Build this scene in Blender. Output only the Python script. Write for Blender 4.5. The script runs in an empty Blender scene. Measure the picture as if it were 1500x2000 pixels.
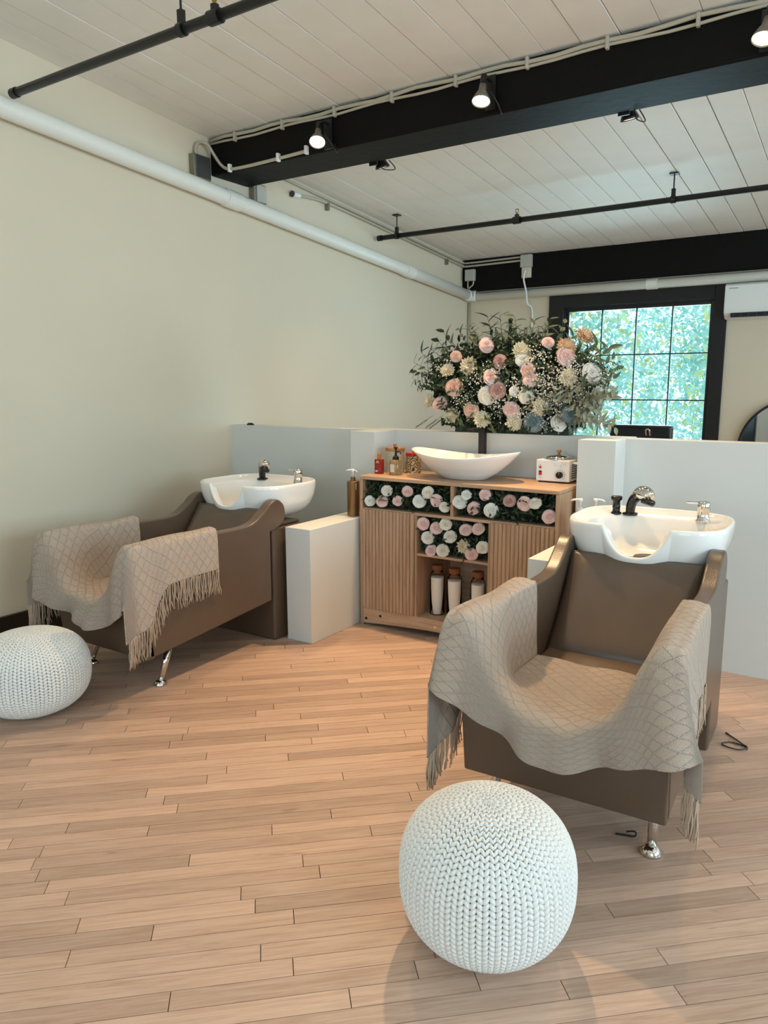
import bpy, math, random
import numpy as np
from mathutils import Vector, Matrix

S = bpy.context.scene
COL = S.collection
random.seed(7)
RNG = np.random.default_rng(7)
R = math.radians

# ------------------------------------------------------------------ camera
cam_d = bpy.data.cameras.new('camera')
cam = bpy.data.objects.new('camera', cam_d)
COL.objects.link(cam)
cam_d.sensor_fit = 'HORIZONTAL'
cam_d.sensor_width = 36.0
cam_d.lens = 36.0 * 1453.92 / 1500.0
cam_d.clip_start = 0.05
YAW, PITCH, ROLL = R(-33.2971), R(-9.656), R(0.1683)
_w = Vector((math.sin(YAW) * math.cos(PITCH), math.cos(YAW) * math.cos(PITCH), math.sin(PITCH)))
_r = Vector((math.cos(YAW), -math.sin(YAW), 0))
_d = _w.cross(_r)
_r2 = math.cos(ROLL) * _r + math.sin(ROLL) * _d
_d2 = -math.sin(ROLL) * _r + math.cos(ROLL) * _d
_m = Matrix((_r2, -_d2, -_w)).transposed().to_4x4()
_m.translation = Vector((0, 0, 1.45))
cam.matrix_world = _m
S.camera = cam

# ------------------------------------------------------------------ colour management
S.view_settings.view_transform = 'Standard'
S.view_settings.look = 'None'
S.view_settings.gamma = 1.0
S.view_settings.use_curve_mapping = False
S.view_settings.exposure = -0.18

# ------------------------------------------------------------------ world (overcast sky)
W = bpy.data.worlds.new('sky')
S.world = W
W.use_nodes = True
_bg = W.node_tree.nodes['Background']
_bg.inputs['Color'].default_value = (0.70, 0.90, 1.0, 1)
_bg.inputs['Strength'].default_value = 2.4


def area_light(name, loc, aim, sx, sy, power, color):
    l = bpy.data.lights.new(name, 'AREA')
    l.shape = 'RECTANGLE'
    l.size = sx
    l.size_y = sy
    l.energy = power
    l.color = color
    o = bpy.data.objects.new(name, l)
    COL.objects.link(o)
    o.location = loc
    o.rotation_euler = (Vector(aim) - Vector(loc)).to_track_quat('-Z', 'Y').to_euler()
    return o


DAY = (0.60, 0.84, 1.0)
# daylight falling in through the big windows of the right wall and of the wall behind the camera
for k, yy in enumerate((0.2, 3.0, 6.0)):
    area_light('window_daylight', (4.12, yy, 1.75), (0, yy, 1.45), 1.9, 1.9, 92, DAY)
for k, xx in enumerate((-1.9, 1.4)):
    area_light('window_daylight', (xx, -2.12, 1.75), (xx, 2, 1.3), 1.9, 1.9, 27, DAY)
area_light('window_daylight', (-2.1, 7.98, 1.5), (-2.1, 4, 2.0), 1.4, 1.4, 48, DAY)

# ------------------------------------------------------------------ material helpers


def new_mat(name):
    m = bpy.data.materials.new(name)
    m.use_nodes = True
    nt = m.node_tree
    return m, nt, nt.nodes['Principled BSDF']


def rgb(h):
    c = [int(h[i:i + 2], 16) / 255 for i in (0, 2, 4)]
    return tuple((x / 12.92 if x <= 0.04045 else ((x + 0.055) / 1.055) ** 2.4) for x in c) + (1,)


def plain(name, col, rough=0.5, metal=0.0, noise=0.0, nscale=20, bump=0.0, bscale=60, **kw):
    m, nt, p = new_mat(name)
    c = rgb(col) if isinstance(col, str) else tuple(col) + (1,)
    p.inputs['Base Color'].default_value = c
    p.inputs['Roughness'].default_value = rough
    p.inputs['Metallic'].default_value = metal
    for k, v in kw.items():
        p.inputs[k.replace('_', ' ')].default_value = v
    tc = nt.nodes.new('ShaderNodeTexCoord')
    if noise:
        n = nt.nodes.new('ShaderNodeTexNoise')
        n.inputs['Scale'].default_value = nscale
        n.inputs['Detail'].default_value = 5
        nt.links.new(tc.outputs['Object'], n.inputs['Vector'])
        mx = nt.nodes.new('ShaderNodeMix')
        mx.data_type = 'RGBA'
        mx.inputs['A'].default_value = tuple(x * (1 - noise) for x in c[:3]) + (1,)
        mx.inputs['B'].default_value = tuple(min(1, x * (1 + noise)) for x in c[:3]) + (1,)
        nt.links.new(n.outputs['Fac'], mx.inputs['Factor'])
        nt.links.new(mx.outputs['Result'], p.inputs['Base Color'])
    if bump:
        n = nt.nodes.new('ShaderNodeTexNoise')
        n.inputs['Scale'].default_value = bscale
        n.inputs['Detail'].default_value = 6
        nt.links.new(tc.outputs['Object'], n.inputs['Vector'])
        b = nt.nodes.new('ShaderNodeBump')
        b.inputs['Strength'].default_value = bump
        b.inputs['Distance'].default_value = 0.01
        nt.links.new(n.outputs['Fac'], b.inputs['Height'])
        nt.links.new(b.outputs['Normal'], p.inputs['Normal'])
    return m


def wood_mat(name, light, dark, rough, axis_scale, coord='UV', tone=False, bump=0.15, ring=0.35):
    """grain stretched along one axis; tone attribute shifts each plank"""
    m, nt, p = new_mat(name)
    N, L = nt.nodes, nt.links
    tc = N.new('ShaderNodeTexCoord')
    mp = N.new('ShaderNodeMapping')
    mp.inputs['Scale'].default_value = axis_scale
    L.new(tc.outputs[coord], mp.inputs['Vector'])
    n1 = N.new('ShaderNodeTexNoise')
    n1.inputs['Scale'].default_value = 1.0
    n1.inputs['Detail'].default_value = 7
    n1.inputs['Roughness'].default_value = 0.62
    n1.inputs['Distortion'].default_value = 0.6
    L.new(mp.outputs['Vector'], n1.inputs['Vector'])
    mp2 = N.new('ShaderNodeMapping')
    mp2.inputs['Scale'].default_value = tuple(x * 0.28 for x in axis_scale)
    L.new(tc.outputs[coord], mp2.inputs['Vector'])
    n2 = N.new('ShaderNodeTexNoise')
    n2.inputs['Scale'].default_value = 1.0
    n2.inputs['Detail'].default_value = 3
    L.new(mp2.outputs['Vector'], n2.inputs['Vector'])
    add = N.new('ShaderNodeMath')
    add.operation = 'MULTIPLY_ADD'
    L.new(n2.outputs['Fac'], add.inputs[0])
    add.inputs[1].default_value = ring
    L.new(n1.outputs['Fac'], add.inputs[2])
    cr = N.new('ShaderNodeValToRGB')
    cr.color_ramp.elements[0].position = 0.42
    cr.color_ramp.elements[0].color = rgb(dark)
    cr.color_ramp.elements[1].position = 0.78
    cr.color_ramp.elements[1].color = rgb(light)
    L.new(add.outputs[0], cr.inputs['Fac'])
    out = cr.outputs['Color']
    if tone:
        mp3 = N.new('ShaderNodeMapping')
        mp3.inputs['Scale'].default_value = (4.0, 26.0, 1)
        L.new(tc.outputs[coord], mp3.inputs['Vector'])
        n3 = N.new('ShaderNodeTexNoise')
        n3.inputs['Scale'].default_value = 1.0
        n3.inputs['Detail'].default_value = 4
        L.new(mp3.outputs['Vector'], n3.inputs['Vector'])
        mr = N.new('ShaderNodeMapRange')
        mr.inputs['From Min'].default_value = 0.68
        mr.inputs['From Max'].default_value = 0.80
        L.new(n3.outputs['Fac'], mr.inputs['Value'])
        mk = N.new('ShaderNodeMix')
        mk.data_type = 'RGBA'
        mk.inputs['B'].default_value = rgb('6f4630')
        L.new(mr.outputs['Result'], mk.inputs['Factor'])
        L.new(out, mk.inputs['A'])
        out = mk.outputs['Result']
        at = N.new('ShaderNodeAttribute')
        at.attribute_name = 'tone'
        hsv = N.new('ShaderNodeHueSaturation')
        L.new(out, hsv.inputs['Color'])
        L.new(at.outputs['Fac'], hsv.inputs['Value'])
        out = hsv.outputs['Color']
    L.new(out, p.inputs['Base Color'])
    p.inputs['Roughness'].default_value = rough
    b = N.new('ShaderNodeBump')
    b.inputs['Strength'].default_value = bump
    b.inputs['Distance'].default_value = 0.002
    L.new(n1.outputs['Fac'], b.inputs['Height'])
    L.new(b.outputs['Normal'], p.inputs['Normal'])
    return m


M = {}
M['wall'] = plain('painted_plaster', 'DBCDB5', 0.75, noise=0.03, nscale=2.5, bump=0.05, bscale=25)
M['partition'] = plain('partition_paint', 'D9D9D4', 0.6, noise=0.02, nscale=4, bump=0.03, bscale=30)
M['ceilboard'] = plain('painted_boards', 'EEE8DE', 0.6, noise=0.05, nscale=6, bump=0.18, bscale=14)
M['ceilgap'] = plain('board_gap', '2a2620', 0.9)
M['beam'] = plain('black_beam_paint', '0b0907', 0.6, noise=0.3, nscale=8, bump=0.25, bscale=18, Specular_IOR_Level=0.15)
M['black'] = plain('black_metal', '0e0d0c', 0.4, noise=0.2, nscale=30)
M['blackgloss'] = plain('black_plastic', '0b0b0b', 0.22, noise=0.1, nscale=30)
M['blackmatte'] = plain('matte_black', '100f0f', 0.6, noise=0.2, nscale=30)
M['baseboard'] = plain('dark_baseboard', '1d130e', 0.4, noise=0.3, nscale=10)
M['pipewhite'] = plain('white_pipe_paint', 'E8E5DB', 0.4, noise=0.02, nscale=8)
M['conduit'] = plain('painted_conduit', 'B8AF9C', 0.45, noise=0.05, nscale=30)
M['galv'] = plain('galvanised_steel', '8f8a7c', 0.45, 0.7, noise=0.2, nscale=40)
M['greybox'] = plain('grey_box', 'b9b6ab', 0.5, noise=0.05, nscale=20)
M['chrome'] = plain('chrome', 'd8d6d2', 0.08, 1.0, noise=0.03, nscale=20)
M['brass'] = plain('brass', 'a8803f', 0.3, 1.0, noise=0.1, nscale=30)
M['leather'] = plain('taupe_leather', '604F41', 0.29, noise=0.06, nscale=12, bump=0.10, bscale=260)
M['leather_dark'] = plain('dark_taupe_leather', '4c3f35', 0.42, noise=0.06, nscale=12, bump=0.10, bscale=260)
M['ceramic'] = plain('white_ceramic', 'F1EEE9', 0.12, noise=0.01, nscale=3, Coat_Weight=0.4)
M['knit_white'] = plain('white_cotton_cord', 'EDEBE6', 0.85, noise=0.05, nscale=90, bump=0.35, bscale=500)
M['subfloor'] = plain('floor_gap', '21150d', 0.9)
M['floor'] = wood_mat('oak_strip', 'C9A994', 'AE8B75', 0.48, (6.0, 110.0, 1), 'UV', tone=True)
M['oak_h'] = wood_mat('oak_veneer_across', 'C3A184', 'A17D60', 0.5, (3.0, 40.0, 40.0), 'Object')
M['oak_v'] = wood_mat('oak_veneer_upright', 'BC9A7C', '967356', 0.5, (45.0, 45.0, 3.0), 'Object')
M['woodlid'] = wood_mat('lid_wood', 'B98450', '8A5A30', 0.5, (8, 60, 60), 'Object')
M['cork'] = plain('cork', '7d4a2c', 0.8, noise=0.3, nscale=60, bump=0.3, bscale=120)
M['milk'] = plain('white_powder', 'EADFD2', 0.8, noise=0.03, nscale=40)
M['glass'] = plain('clear_glass', 'ffffff', 0.04, noise=0.01, nscale=5, Transmission_Weight=1.0, IOR=1.45)
M['gold'] = plain('gold_bottle', '8a6a45', 0.32, 0.75, noise=0.05, nscale=10)
M['cream'] = plain('cream_plastic', 'd9cdb8', 0.5, noise=0.02, nscale=10)
M['whiteplastic'] = plain('white_plastic', 'ECECEA', 0.35, noise=0.02, nscale=10)
M['acwhite'] = plain('ac_plastic', 'E9E8E3', 0.35, noise=0.01, nscale=10)
M['amber'] = plain('amber_dark', '2a1710', 0.25, noise=0.1, nscale=10)
M['red'] = plain('red_glass', 'A8221c', 0.12, noise=0.15, nscale=25, Transmission_Weight=0.25)
M['goldcap'] = plain('orange_cap', 'b0702a', 0.35, noise=0.1, nscale=20)
M['redlight'] = plain('red_switch', 'c01812', 0.3, noise=0.05, nscale=20)
M['soap'] = plain('amber_soap', 'c9b489', 0.08, noise=0.05, nscale=10, Transmission_Weight=0.75)
M['greymark'] = plain('grey_print', '8a8d90', 0.6, noise=0.02, nscale=10)
M['darkmark'] = plain('dark_print', '30302e', 0.6, noise=0.02, nscale=10)
M['lightmark'] = plain('light_print', 'e8b9a8', 0.6, noise=0.02, nscale=10)
M['mirror'] = plain('mirror_glass', 'd9d9d6', 0.02, 1.0, noise=0.01, nscale=1)
M['hole'] = plain('hole_dark', '1a0d06', 0.8, noise=0.1, nscale=20)
M['cable'] = plain('grey_cable', '3c3b38', 0.5, noise=0.1, nscale=20)

# glass pane: mostly clear with a faint reflection and seedy ripple
m, nt, p = new_mat('window_glass')
gl = nt.nodes.new('ShaderNodeBsdfGlossy')
gl.inputs['Roughness'].default_value = 0.05
tr = nt.nodes.new('ShaderNodeBsdfTransparent')
tr.inputs['Color'].default_value = (0.90, 0.97, 0.96, 1)
fr = nt.nodes.new('ShaderNodeFresnel')
fr.inputs['IOR'].default_value = 1.35
mx = nt.nodes.new('ShaderNodeMixShader')
nt.links.new(fr.outputs[0], mx.inputs[0])
nt.links.new(tr.outputs[0], mx.inputs[1])
nt.links.new(gl.outputs[0], mx.inputs[2])
nt.links.new(mx.outputs[0], nt.nodes['Material Output'].inputs['Surface'])
M['pane'] = m
m = m.copy()
m.name = 'jar_glass'
for nd in m.node_tree.nodes:
    if nd.bl_idname == 'ShaderNodeBsdfTransparent':
        nd.inputs['Color'].default_value = (0.985, 0.985, 0.98, 1)
    if nd.bl_idname == 'ShaderNodeFresnel':
        nd.inputs['IOR'].default_value = 1.1
M['jar'] = m


def leafmat(name, a, b, rough=0.55, transl=0.0):
    m, nt, p = new_mat(name)
    oi = nt.nodes.new('ShaderNodeNewGeometry')
    mx = nt.nodes.new('ShaderNodeMix')
    mx.data_type = 'RGBA'
    mx.inputs['A'].default_value = rgb(a)
    mx.inputs['B'].default_value = rgb(b)
    nt.links.new(oi.outputs['Random Per Island'], mx.inputs['Factor'])
    nt.links.new(mx.outputs['Result'], p.inputs['Base Color'])
    p.inputs['Roughness'].default_value = rough
    if transl:
        p.inputs['Subsurface Weight'].default_value = 0.0
        t = nt.nodes.new('ShaderNodeBsdfTranslucent')
        nt.links.new(mx.outputs['Result'], t.inputs['Color'])
        ms = nt.nodes.new('ShaderNodeMixShader')
        ms.inputs[0].default_value = transl
        nt.links.new(p.outputs[0], ms.inputs[1])
        nt.links.new(t.outputs[0], ms.inputs[2])
        nt.links.new(ms.outputs[0], nt.nodes['Material Output'].inputs['Surface'])
    return m


M['leaf_dark'] = leafmat('dark_foliage', '1c2a1c', '35472f')
M['leaf_mid'] = leafmat('olive_leaf', '39482f', '5d6b4a')
M['leaf_pale'] = leafmat('pale_leaf', '7d8068', 'a5a48c')
M['leaf_blue'] = leafmat('blue_grey_leaf', '5d7274', '87989a')
M['stem'] = plain('stem_green', '3a4229', 0.6, noise=0.2, nscale=30)
M['rose_pink'] = leafmat('pink_petal', 'e3b8ad', 'f1d3ca', 0.6)
M['rose_peach'] = leafmat('peach_petal', 'dcae98', 'eccab6', 0.6)
M['rose_cream'] = leafmat('cream_petal', 'e2d6c2', 'f2e9d8', 0.6)
M['rose_white'] = leafmat('white_petal', 'e4dfd3', 'f3efe6', 0.6)
M['rose_dusty'] = leafmat('dusty_petal', 'b3857b', 'd0a79c', 0.6)
M['dahlia_cream'] = leafmat('dahlia_cream', 'e2cfa9', 'f0e2c6', 0.6)
M['dahlia_orange'] = leafmat('dahlia_orange', 'd9a878', 'eccba4', 0.6)
M['gyp'] = leafmat('baby_breath', 'd8d2c6', 'f3efe8', 0.7)
M['out_leaf'] = leafmat('outdoor_teal_leaf', '8fc0be', 'd0ebe8', 0.6, 0.5)
M['out_leaf2'] = leafmat('outdoor_yellow_leaf', 'c4c47a', 'efe9ae', 0.6, 0.5)
M['trunk'] = plain('tree_bark', '5b5a50', 0.8, noise=0.3, nscale=8)

# woven throw
m, nt, p = new_mat('knitted_throw')
N, L = nt.nodes, nt.links
tc = N.new('ShaderNodeTexCoord')
sp = N.new('ShaderNodeSeparateXYZ')
L.new(tc.outputs['UV'], sp.inputs[0])


def mnode(op, a, b=None, c=None):
    n = N.new('ShaderNodeMath')
    n.operation = op
    for i, v in enumerate((a, b, c)):
        if v is None:
            continue
        if isinstance(v, (int, float)):
            n.inputs[i].default_value = v
        else:
            L.new(v, n.inputs[i])
    return n.outputs[0]


u = mnode('MULTIPLY', sp.outputs[0], 1 / 0.066)
v = mnode('MULTIPLY', sp.outputs[1], 1 / 0.052)
lines = []
for sgn in (1, -1):
    q = mnode('MULTIPLY_ADD', v, sgn, u)
    fr_ = mnode('FRACT', mnode('ADD', q, 50.0))
    dd = mnode('ABSOLUTE', mnode('SUBTRACT', fr_, 0.5))
    ln = mnode('SUBTRACT', 1.0, mnode('MINIMUM', mnode('MULTIPLY', dd, 11.0), 1.0))
    q2 = mnode('MULTIPLY_ADD', v, -sgn, u)
    bead = mnode('MULTIPLY_ADD', mnode('SINE', mnode('MULTIPLY', q2, 50.0)), 0.3, 0.7)
    lines.append(mnode('MULTIPLY', ln, bead))
lattice = mnode('MAXIMUM', lines[0], lines[1])
k1 = mnode('SINE', mnode('MULTIPLY', sp.outputs[0], 1500.0))
k2 = mnode('SINE', mnode('MULTIPLY', sp.outputs[1], 1200.0))
knit = mnode('MULTIPLY', k1, k2)
hgt = mnode('MULTIPLY_ADD', knit, 0.12, lattice)
bp = N.new('ShaderNodeBump')
bp.inputs['Strength'].default_value = 0.9
bp.inputs['Distance'].default_value = 0.012
L.new(hgt, bp.inputs['Height'])
L.new(bp.outputs['Normal'], p.inputs['Normal'])
mx = N.new('ShaderNodeMix')
mx.data_type = 'RGBA'
mx.inputs['A'].default_value = rgb('B49A84')
mx.inputs['B'].default_value = rgb('EBD8C6')
L.new(mnode('MULTIPLY_ADD', knit, 0.22, mnode('MULTIPLY_ADD', lattice, 0.6, 0.35)), mx.inputs['Factor'])
L.new(mx.outputs['Result'], p.inputs['Base Color'])
p.inputs['Roughness'].default_value = 0.9
p.inputs['Sheen Weight'].default_value = 0.2
M['throw'] = m
M['fringe'] = plain('fringe_yarn', 'B7A08A', 0.9, noise=0.12, nscale=60)

# square-grid jar and patterned tin
m, nt, p = new_mat('grid_jar')
tc = nt.nodes.new('ShaderNodeTexCoord')
br = nt.nodes.new('ShaderNodeTexBrick')
br.offset = 0.0
br.inputs['Color1'].default_value = rgb('e6ddc8')
br.inputs['Color2'].default_value = rgb('dcd2bb')
br.inputs['Mortar'].default_value = rgb('6e6558')
br.inputs['Scale'].default_value = 1.0
br.inputs['Brick Width'].default_value = 0.011
br.inputs['Row Height'].default_value = 0.011
br.inputs['Mortar Size'].default_value = 0.0011
nt.links.new(tc.outputs['UV'], br.inputs['Vector'])
nt.links.new(br.outputs['Color'], p.inputs['Base Color'])
p.inputs['Roughness'].default_value = 0.4
M['gridjar'] = m
m, nt, p = new_mat('patterned_tin')
tc = nt.nodes.new('ShaderNodeTexCoord')
vo = nt.nodes.new('ShaderNodeTexVoronoi')
vo.inputs['Scale'].default_value = 26
wv = nt.nodes.new('ShaderNodeMath')
wv.operation = 'SINE'
mu = nt.nodes.new('ShaderNodeMath')
mu.operation = 'MULTIPLY'
mu.inputs[1].default_value = 22
nt.links.new(tc.outputs['UV'], vo.inputs['Vector'])
nt.links.new(vo.outputs['Distance'], mu.inputs[0])
nt.links.new(mu.outputs[0], wv.inputs[0])
cr = nt.nodes.new('ShaderNodeValToRGB')
cr.color_ramp.interpolation = 'CONSTANT'
cr.color_ramp.elements[0].color = rgb('c9ad7e')
cr.color_ramp.elements[1].position = 0.45
cr.color_ramp.elements[1].color = rgb('2a241c')
nt.links.new(wv.outputs[0], cr.inputs[0])
nt.links.new(cr.outputs[0], p.inputs['Base Color'])
p.inputs['Roughness'].default_value = 0.4
M['pattern'] = m


def emit_mat(name, col, strength):
    m, nt, p = new_mat(name)
    p.inputs['Emission Color'].default_value = rgb(col)
    p.inputs['Emission Strength'].default_value = strength
    p.inputs['Base Color'].default_value = rgb(col)
    return m


M['bulb'] = emit_mat('lamp_lens', 'ffe9c4', 14.0)
M['bulb_dim'] = emit_mat('lamp_lens_edge', 'ffe0b8', 2.0)

# ------------------------------------------------------------------ mesh helpers


class MB:
    def __init__(self):
        self.v = []
        self.f = []
        self.n = 0

    def add(self, vs, fs):
        vs = [tuple(x) for x in vs]
        self.v += vs
        self.f += [tuple(i + self.n for i in f) for f in fs]
        self.n += len(vs)
        return self

    def box(self, x0, x1, y0, y1, z0, z1):
        vs = [(x, y, z) for z in (z0, z1) for y in (y0, y1) for x in (x0, x1)]
        return self.add(vs, [(0, 2, 3, 1), (4, 5, 7, 6), (0, 1, 5, 4), (2, 6, 7, 3), (0, 4, 6, 2), (1, 3, 7, 5)])

    def prism(self, poly, a0, a1, axis='x'):
        """extrude a 2D polygon; axis x: poly=(y,z); axis y: poly=(x,z); axis z: poly=(x,y)"""
        n = len(poly)

        def P(a, q):
            return (a, q[0], q[1]) if axis == 'x' else (q[0], a, q[1]) if axis == 'y' else (q[0], q[1], a)
        vs = [P(a0, q) for q in poly] + [P(a1, q) for q in poly]
        fs = [(i, (i + 1) % n, n + (i + 1) % n, n + i) for i in range(n)]
        fs += [tuple(range(n))[::-1], tuple(range(n, 2 * n))]
        return self.add(vs, fs)

    def tube(self, pts, r, n=10, caps=True):
        pts = [Vector(q) for q in pts]
        rs = r if isinstance(r, (list, tuple)) else [r] * len(pts)
        t0 = (pts[1] - pts[0]).normalized()
        ref = Vector((0, 0, 1)) if abs(t0.z) < 0.9 else Vector((1, 0, 0))
        a = t0.cross(ref).normalized()
        vs = []
        for i, q in enumerate(pts):
            t = (pts[min(i + 1, len(pts) - 1)] - pts[max(i - 1, 0)]).normalized()
            a = (a - t * a.dot(t)).normalized()
            b = t.cross(a)
            for k in range(n):
                th = 2 * math.pi * k / n
                vs.append(q + rs[i] * (math.cos(th) * a + math.sin(th) * b))
        fs = []
        for i in range(len(pts) - 1):
            for k in range(n):
                fs.append((i * n + k, i * n + (k + 1) % n, (i + 1) * n + (k + 1) % n, (i + 1) * n + k))
        if caps:
            fs.append(tuple(range(n))[::-1])
            fs.append(tuple(range((len(pts) - 1) * n, len(pts) * n)))
        return self.add(vs, fs)

    def lathe(self, prof, n=28, c=(0, 0, 0), sx=1.0, sy=1.0, open_end=False):
        vs = []
        for (r, z) in prof:
            for k in range(n):
                th = 2 * math.pi * k / n
                vs.append((c[0] + r * sx * math.cos(th), c[1] + r * sy * math.sin(th), c[2] + z))
        fs = []
        for i in range(len(prof) - 1):
            for k in range(n):
                fs.append((i * n + k, i * n + (k + 1) % n, (i + 1) * n + (k + 1) % n, (i + 1) * n + k))
        if prof[0][0] > 1e-6:
            fs.append(tuple(range(n))[::-1])
        if prof[-1][0] > 1e-6 and not open_end:
            fs.append(tuple(range((len(prof) - 1) * n, len(prof) * n)))
        return self.add(vs, fs)

    def build(self, name, mat, parent=None, smooth=False, bevel=0, seg=2, loc=None, uv=None):
        me = bpy.data.meshes.new(name)
        me.from_pydata([tuple(map(float, q)) for q in self.v], [], self.f)
        me.validate()
        if mat is not None:
            me.materials.append(M[mat] if isinstance(mat, str) else mat)
        if smooth:
            me.polygons.foreach_set('use_smooth', [True] * len(me.polygons))
        o = bpy.data.objects.new(name, me)
        COL.objects.link(o)
        if parent is not None:
            o.parent = parent
        if loc is not None:
            o.location = loc
        if bevel:
            b = o.modifiers.new('bevel', 'BEVEL')
            b.width = bevel
            b.segments = seg
            b.limit_method = 'ANGLE'
            b.angle_limit = R(40)
            if smooth is None or not smooth:
                me.polygons.foreach_set('use_smooth', [True] * len(me.polygons))
                wn = o.modifiers.new('normals', 'WEIGHTED_NORMAL')
                wn.keep_sharp = True
        return o


def tag(o, label=None, cat=None, group=None, kind=None):
    if label:
        o['label'] = label
    if cat:
        o['category'] = cat
    if group:
        o['group'] = group
    if kind:
        o['kind'] = kind
    return o


def empty(name, loc=(0, 0, 0), rz=0.0):
    o = bpy.data.objects.new(name, None)
    o.empty_display_size = 0.1
    COL.objects.link(o)
    o.location = loc
    o.rotation_euler = (0, 0, rz)
    return o


def thing(name, label, cat, loc=(0, 0, 0), rz=0.0, group=None):
    return tag(empty(name, loc, rz), label, cat, group)


def struct(o):
    o['kind'] = 'structure'
    return o


def bezier(pts, n=8):
    """Catmull-Rom through points"""
    P = [np.array(q, float) for q in pts]
    out = []
    for i in range(len(P) - 1):
        p0 = P[max(i - 1, 0)]
        p1, p2 = P[i], P[i + 1]
        p3 = P[min(i + 2, len(P) - 1)]
        for k in range(n):
            t = k / n
            out.append(0.5 * ((2 * p1) + (-p0 + p2) * t + (2 * p0 - 5 * p1 + 4 * p2 - p3) * t * t + (-p0 + 3 * p1 - 3 * p2 + p3) * t ** 3))
    out.append(P[-1])
    return [tuple(q) for q in out]


# ------------------------------------------------------------------ room shell
XL, XR, YB, YF = -3.95, 4.2, 7.75, -2.2
SLOPE = 0.0816


def ceil_z(y):
    return 3.418 - SLOPE * y


# floor: diagonal oak strips
floor = struct(MB().box(XL, XR, YF, YB, -0.06, -0.006).build('floor', 'subfloor'))
ANG = R(42.5)
CU, SU = math.cos(ANG), math.sin(ANG)
PW = 0.0605


def clip(poly, xmin, xmax, ymin, ymax):
    def cut(P, inside, inter):
        out = []
        for i in range(len(P)):
            a, b = P[i], P[(i + 1) % len(P)]
            ia, ib = inside(a), inside(b)
            if ia:
                out.append(a)
            if ia != ib:
                out.append(inter(a, b))
        return out

    def ix(x):
        return lambda a, b: (x, a[1] + (b[1] - a[1]) * (x - a[0]) / (b[0] - a[0]))

    def iy(y):
        return lambda a, b: (a[0] + (b[0] - a[0]) * (y - a[1]) / (b[1] - a[1]), y)
    for ins, it in ((lambda q: q[0] >= xmin, ix(xmin)), (lambda q: q[0] <= xmax, ix(xmax)), (lambda q: q[1] >= ymin, iy(ymin)), (lambda q: q[1] <= ymax, iy(ymax))):
        if poly:
            poly = cut(poly, ins, it)
    return poly


planks = []
vmin = min(-x * SU + y * CU for x in (XL, XR) for y in (YF, YB))
vmax = max(-x * SU + y * CU for x in (XL, XR) for y in (YF, YB))
umin = min(x * CU + y * SU for x in (XL, XR) for y in (YF, YB))
umax = max(x * CU + y * SU for x in (XL, XR) for y in (YF, YB))
vv = vmin
while vv < vmax:
    uu = umin - random.random() * 1.2
    while uu < umax:
        ln = random.choice((0.35, 0.5, 0.65, 0.8, 1.0, 1.25)) * random.uniform(0.85, 1.15)
        g = 0.0011
        rect = [(uu + g, vv + g), (uu + ln - g, vv + g), (uu + ln - g, vv + PW - g), (uu + g, vv + PW - g)]
        poly = clip([(a * CU - b * SU, a * SU + b * CU) for a, b in rect], XL + .001, XR - .001, YF + .001, YB - .001)
        if len(poly) >= 3:
            cxp = sum(q[0] for q in poly) / len(poly)
            cyp = sum(q[1] for q in poly) / len(poly)
            planks.append((poly, cxp, cyp, random.choice((0.82, 0.90, 0.95, 1.0, 1.04, 1.09)) * random.uniform(0.97, 1.03), random.random() * 40))
        uu += ln
    vv += PW


def plank_mesh(name, items, dz):
    vs, fs, tones, uvs = [], [], [], []
    for (poly, cx, cy, tone, off) in items:
        k = len(poly)
        b = len(vs)
        vs += [(x, y, 0.0) for x, y in poly] + [(x, y, -0.006) for x, y in poly]
        faces = [tuple(range(b, b + k))] + [(b + i, b + k + i, b + k + (i + 1) % k, b + (i + 1) % k) for i in range(k)]
        for f in faces:
            fs.append(f)
            for i in f:
                x, y, _ = vs[i]
                uvs.append((x * CU + y * SU + off, -x * SU + y * CU + off * 0.37))
                tones.append(tone)
    me = bpy.data.meshes.new(name)
    me.from_pydata(vs, [], fs)
    uvl = me.uv_layers.new(name='UVMap')
    uvl.data.foreach_set('uv', np.array(uvs, 'f').ravel())
    at = me.attributes.new('tone', 'FLOAT', 'CORNER')
    at.data.foreach_set('value', np.array(tones, 'f'))
    me.materials.append(M['floor'])
    o = bpy.data.objects.new(name, me)
    COL.objects.link(o)
    o.parent = floor
    return o


def in_view(cx, cy):
    d = Vector((cx, cy, -1.45))
    z = d.dot(_w)
    if z < 0.3:
        return None
    px = 750 + 1453.92 * d.dot(_r2) / z
    py = 1000 + 1453.92 * d.dot(_d2) / z
    if -60 < px < 1560 and 1150 < py < 2060 and cy < 3.9:
        return d.length
    return None


vis = []
rest = []
for pl in planks:
    dd = in_view(pl[1], pl[2])
    (vis if dd else rest).append((dd or 99, pl))
vis.sort(key=lambda q: q[0])
for dd, pl in vis[:300]:
    plank_mesh('floor_plank', [pl], 0)
tag(plank_mesh('floor_strips', [q[1] for q in vis[300:] + rest], 0), kind='stuff')

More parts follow.
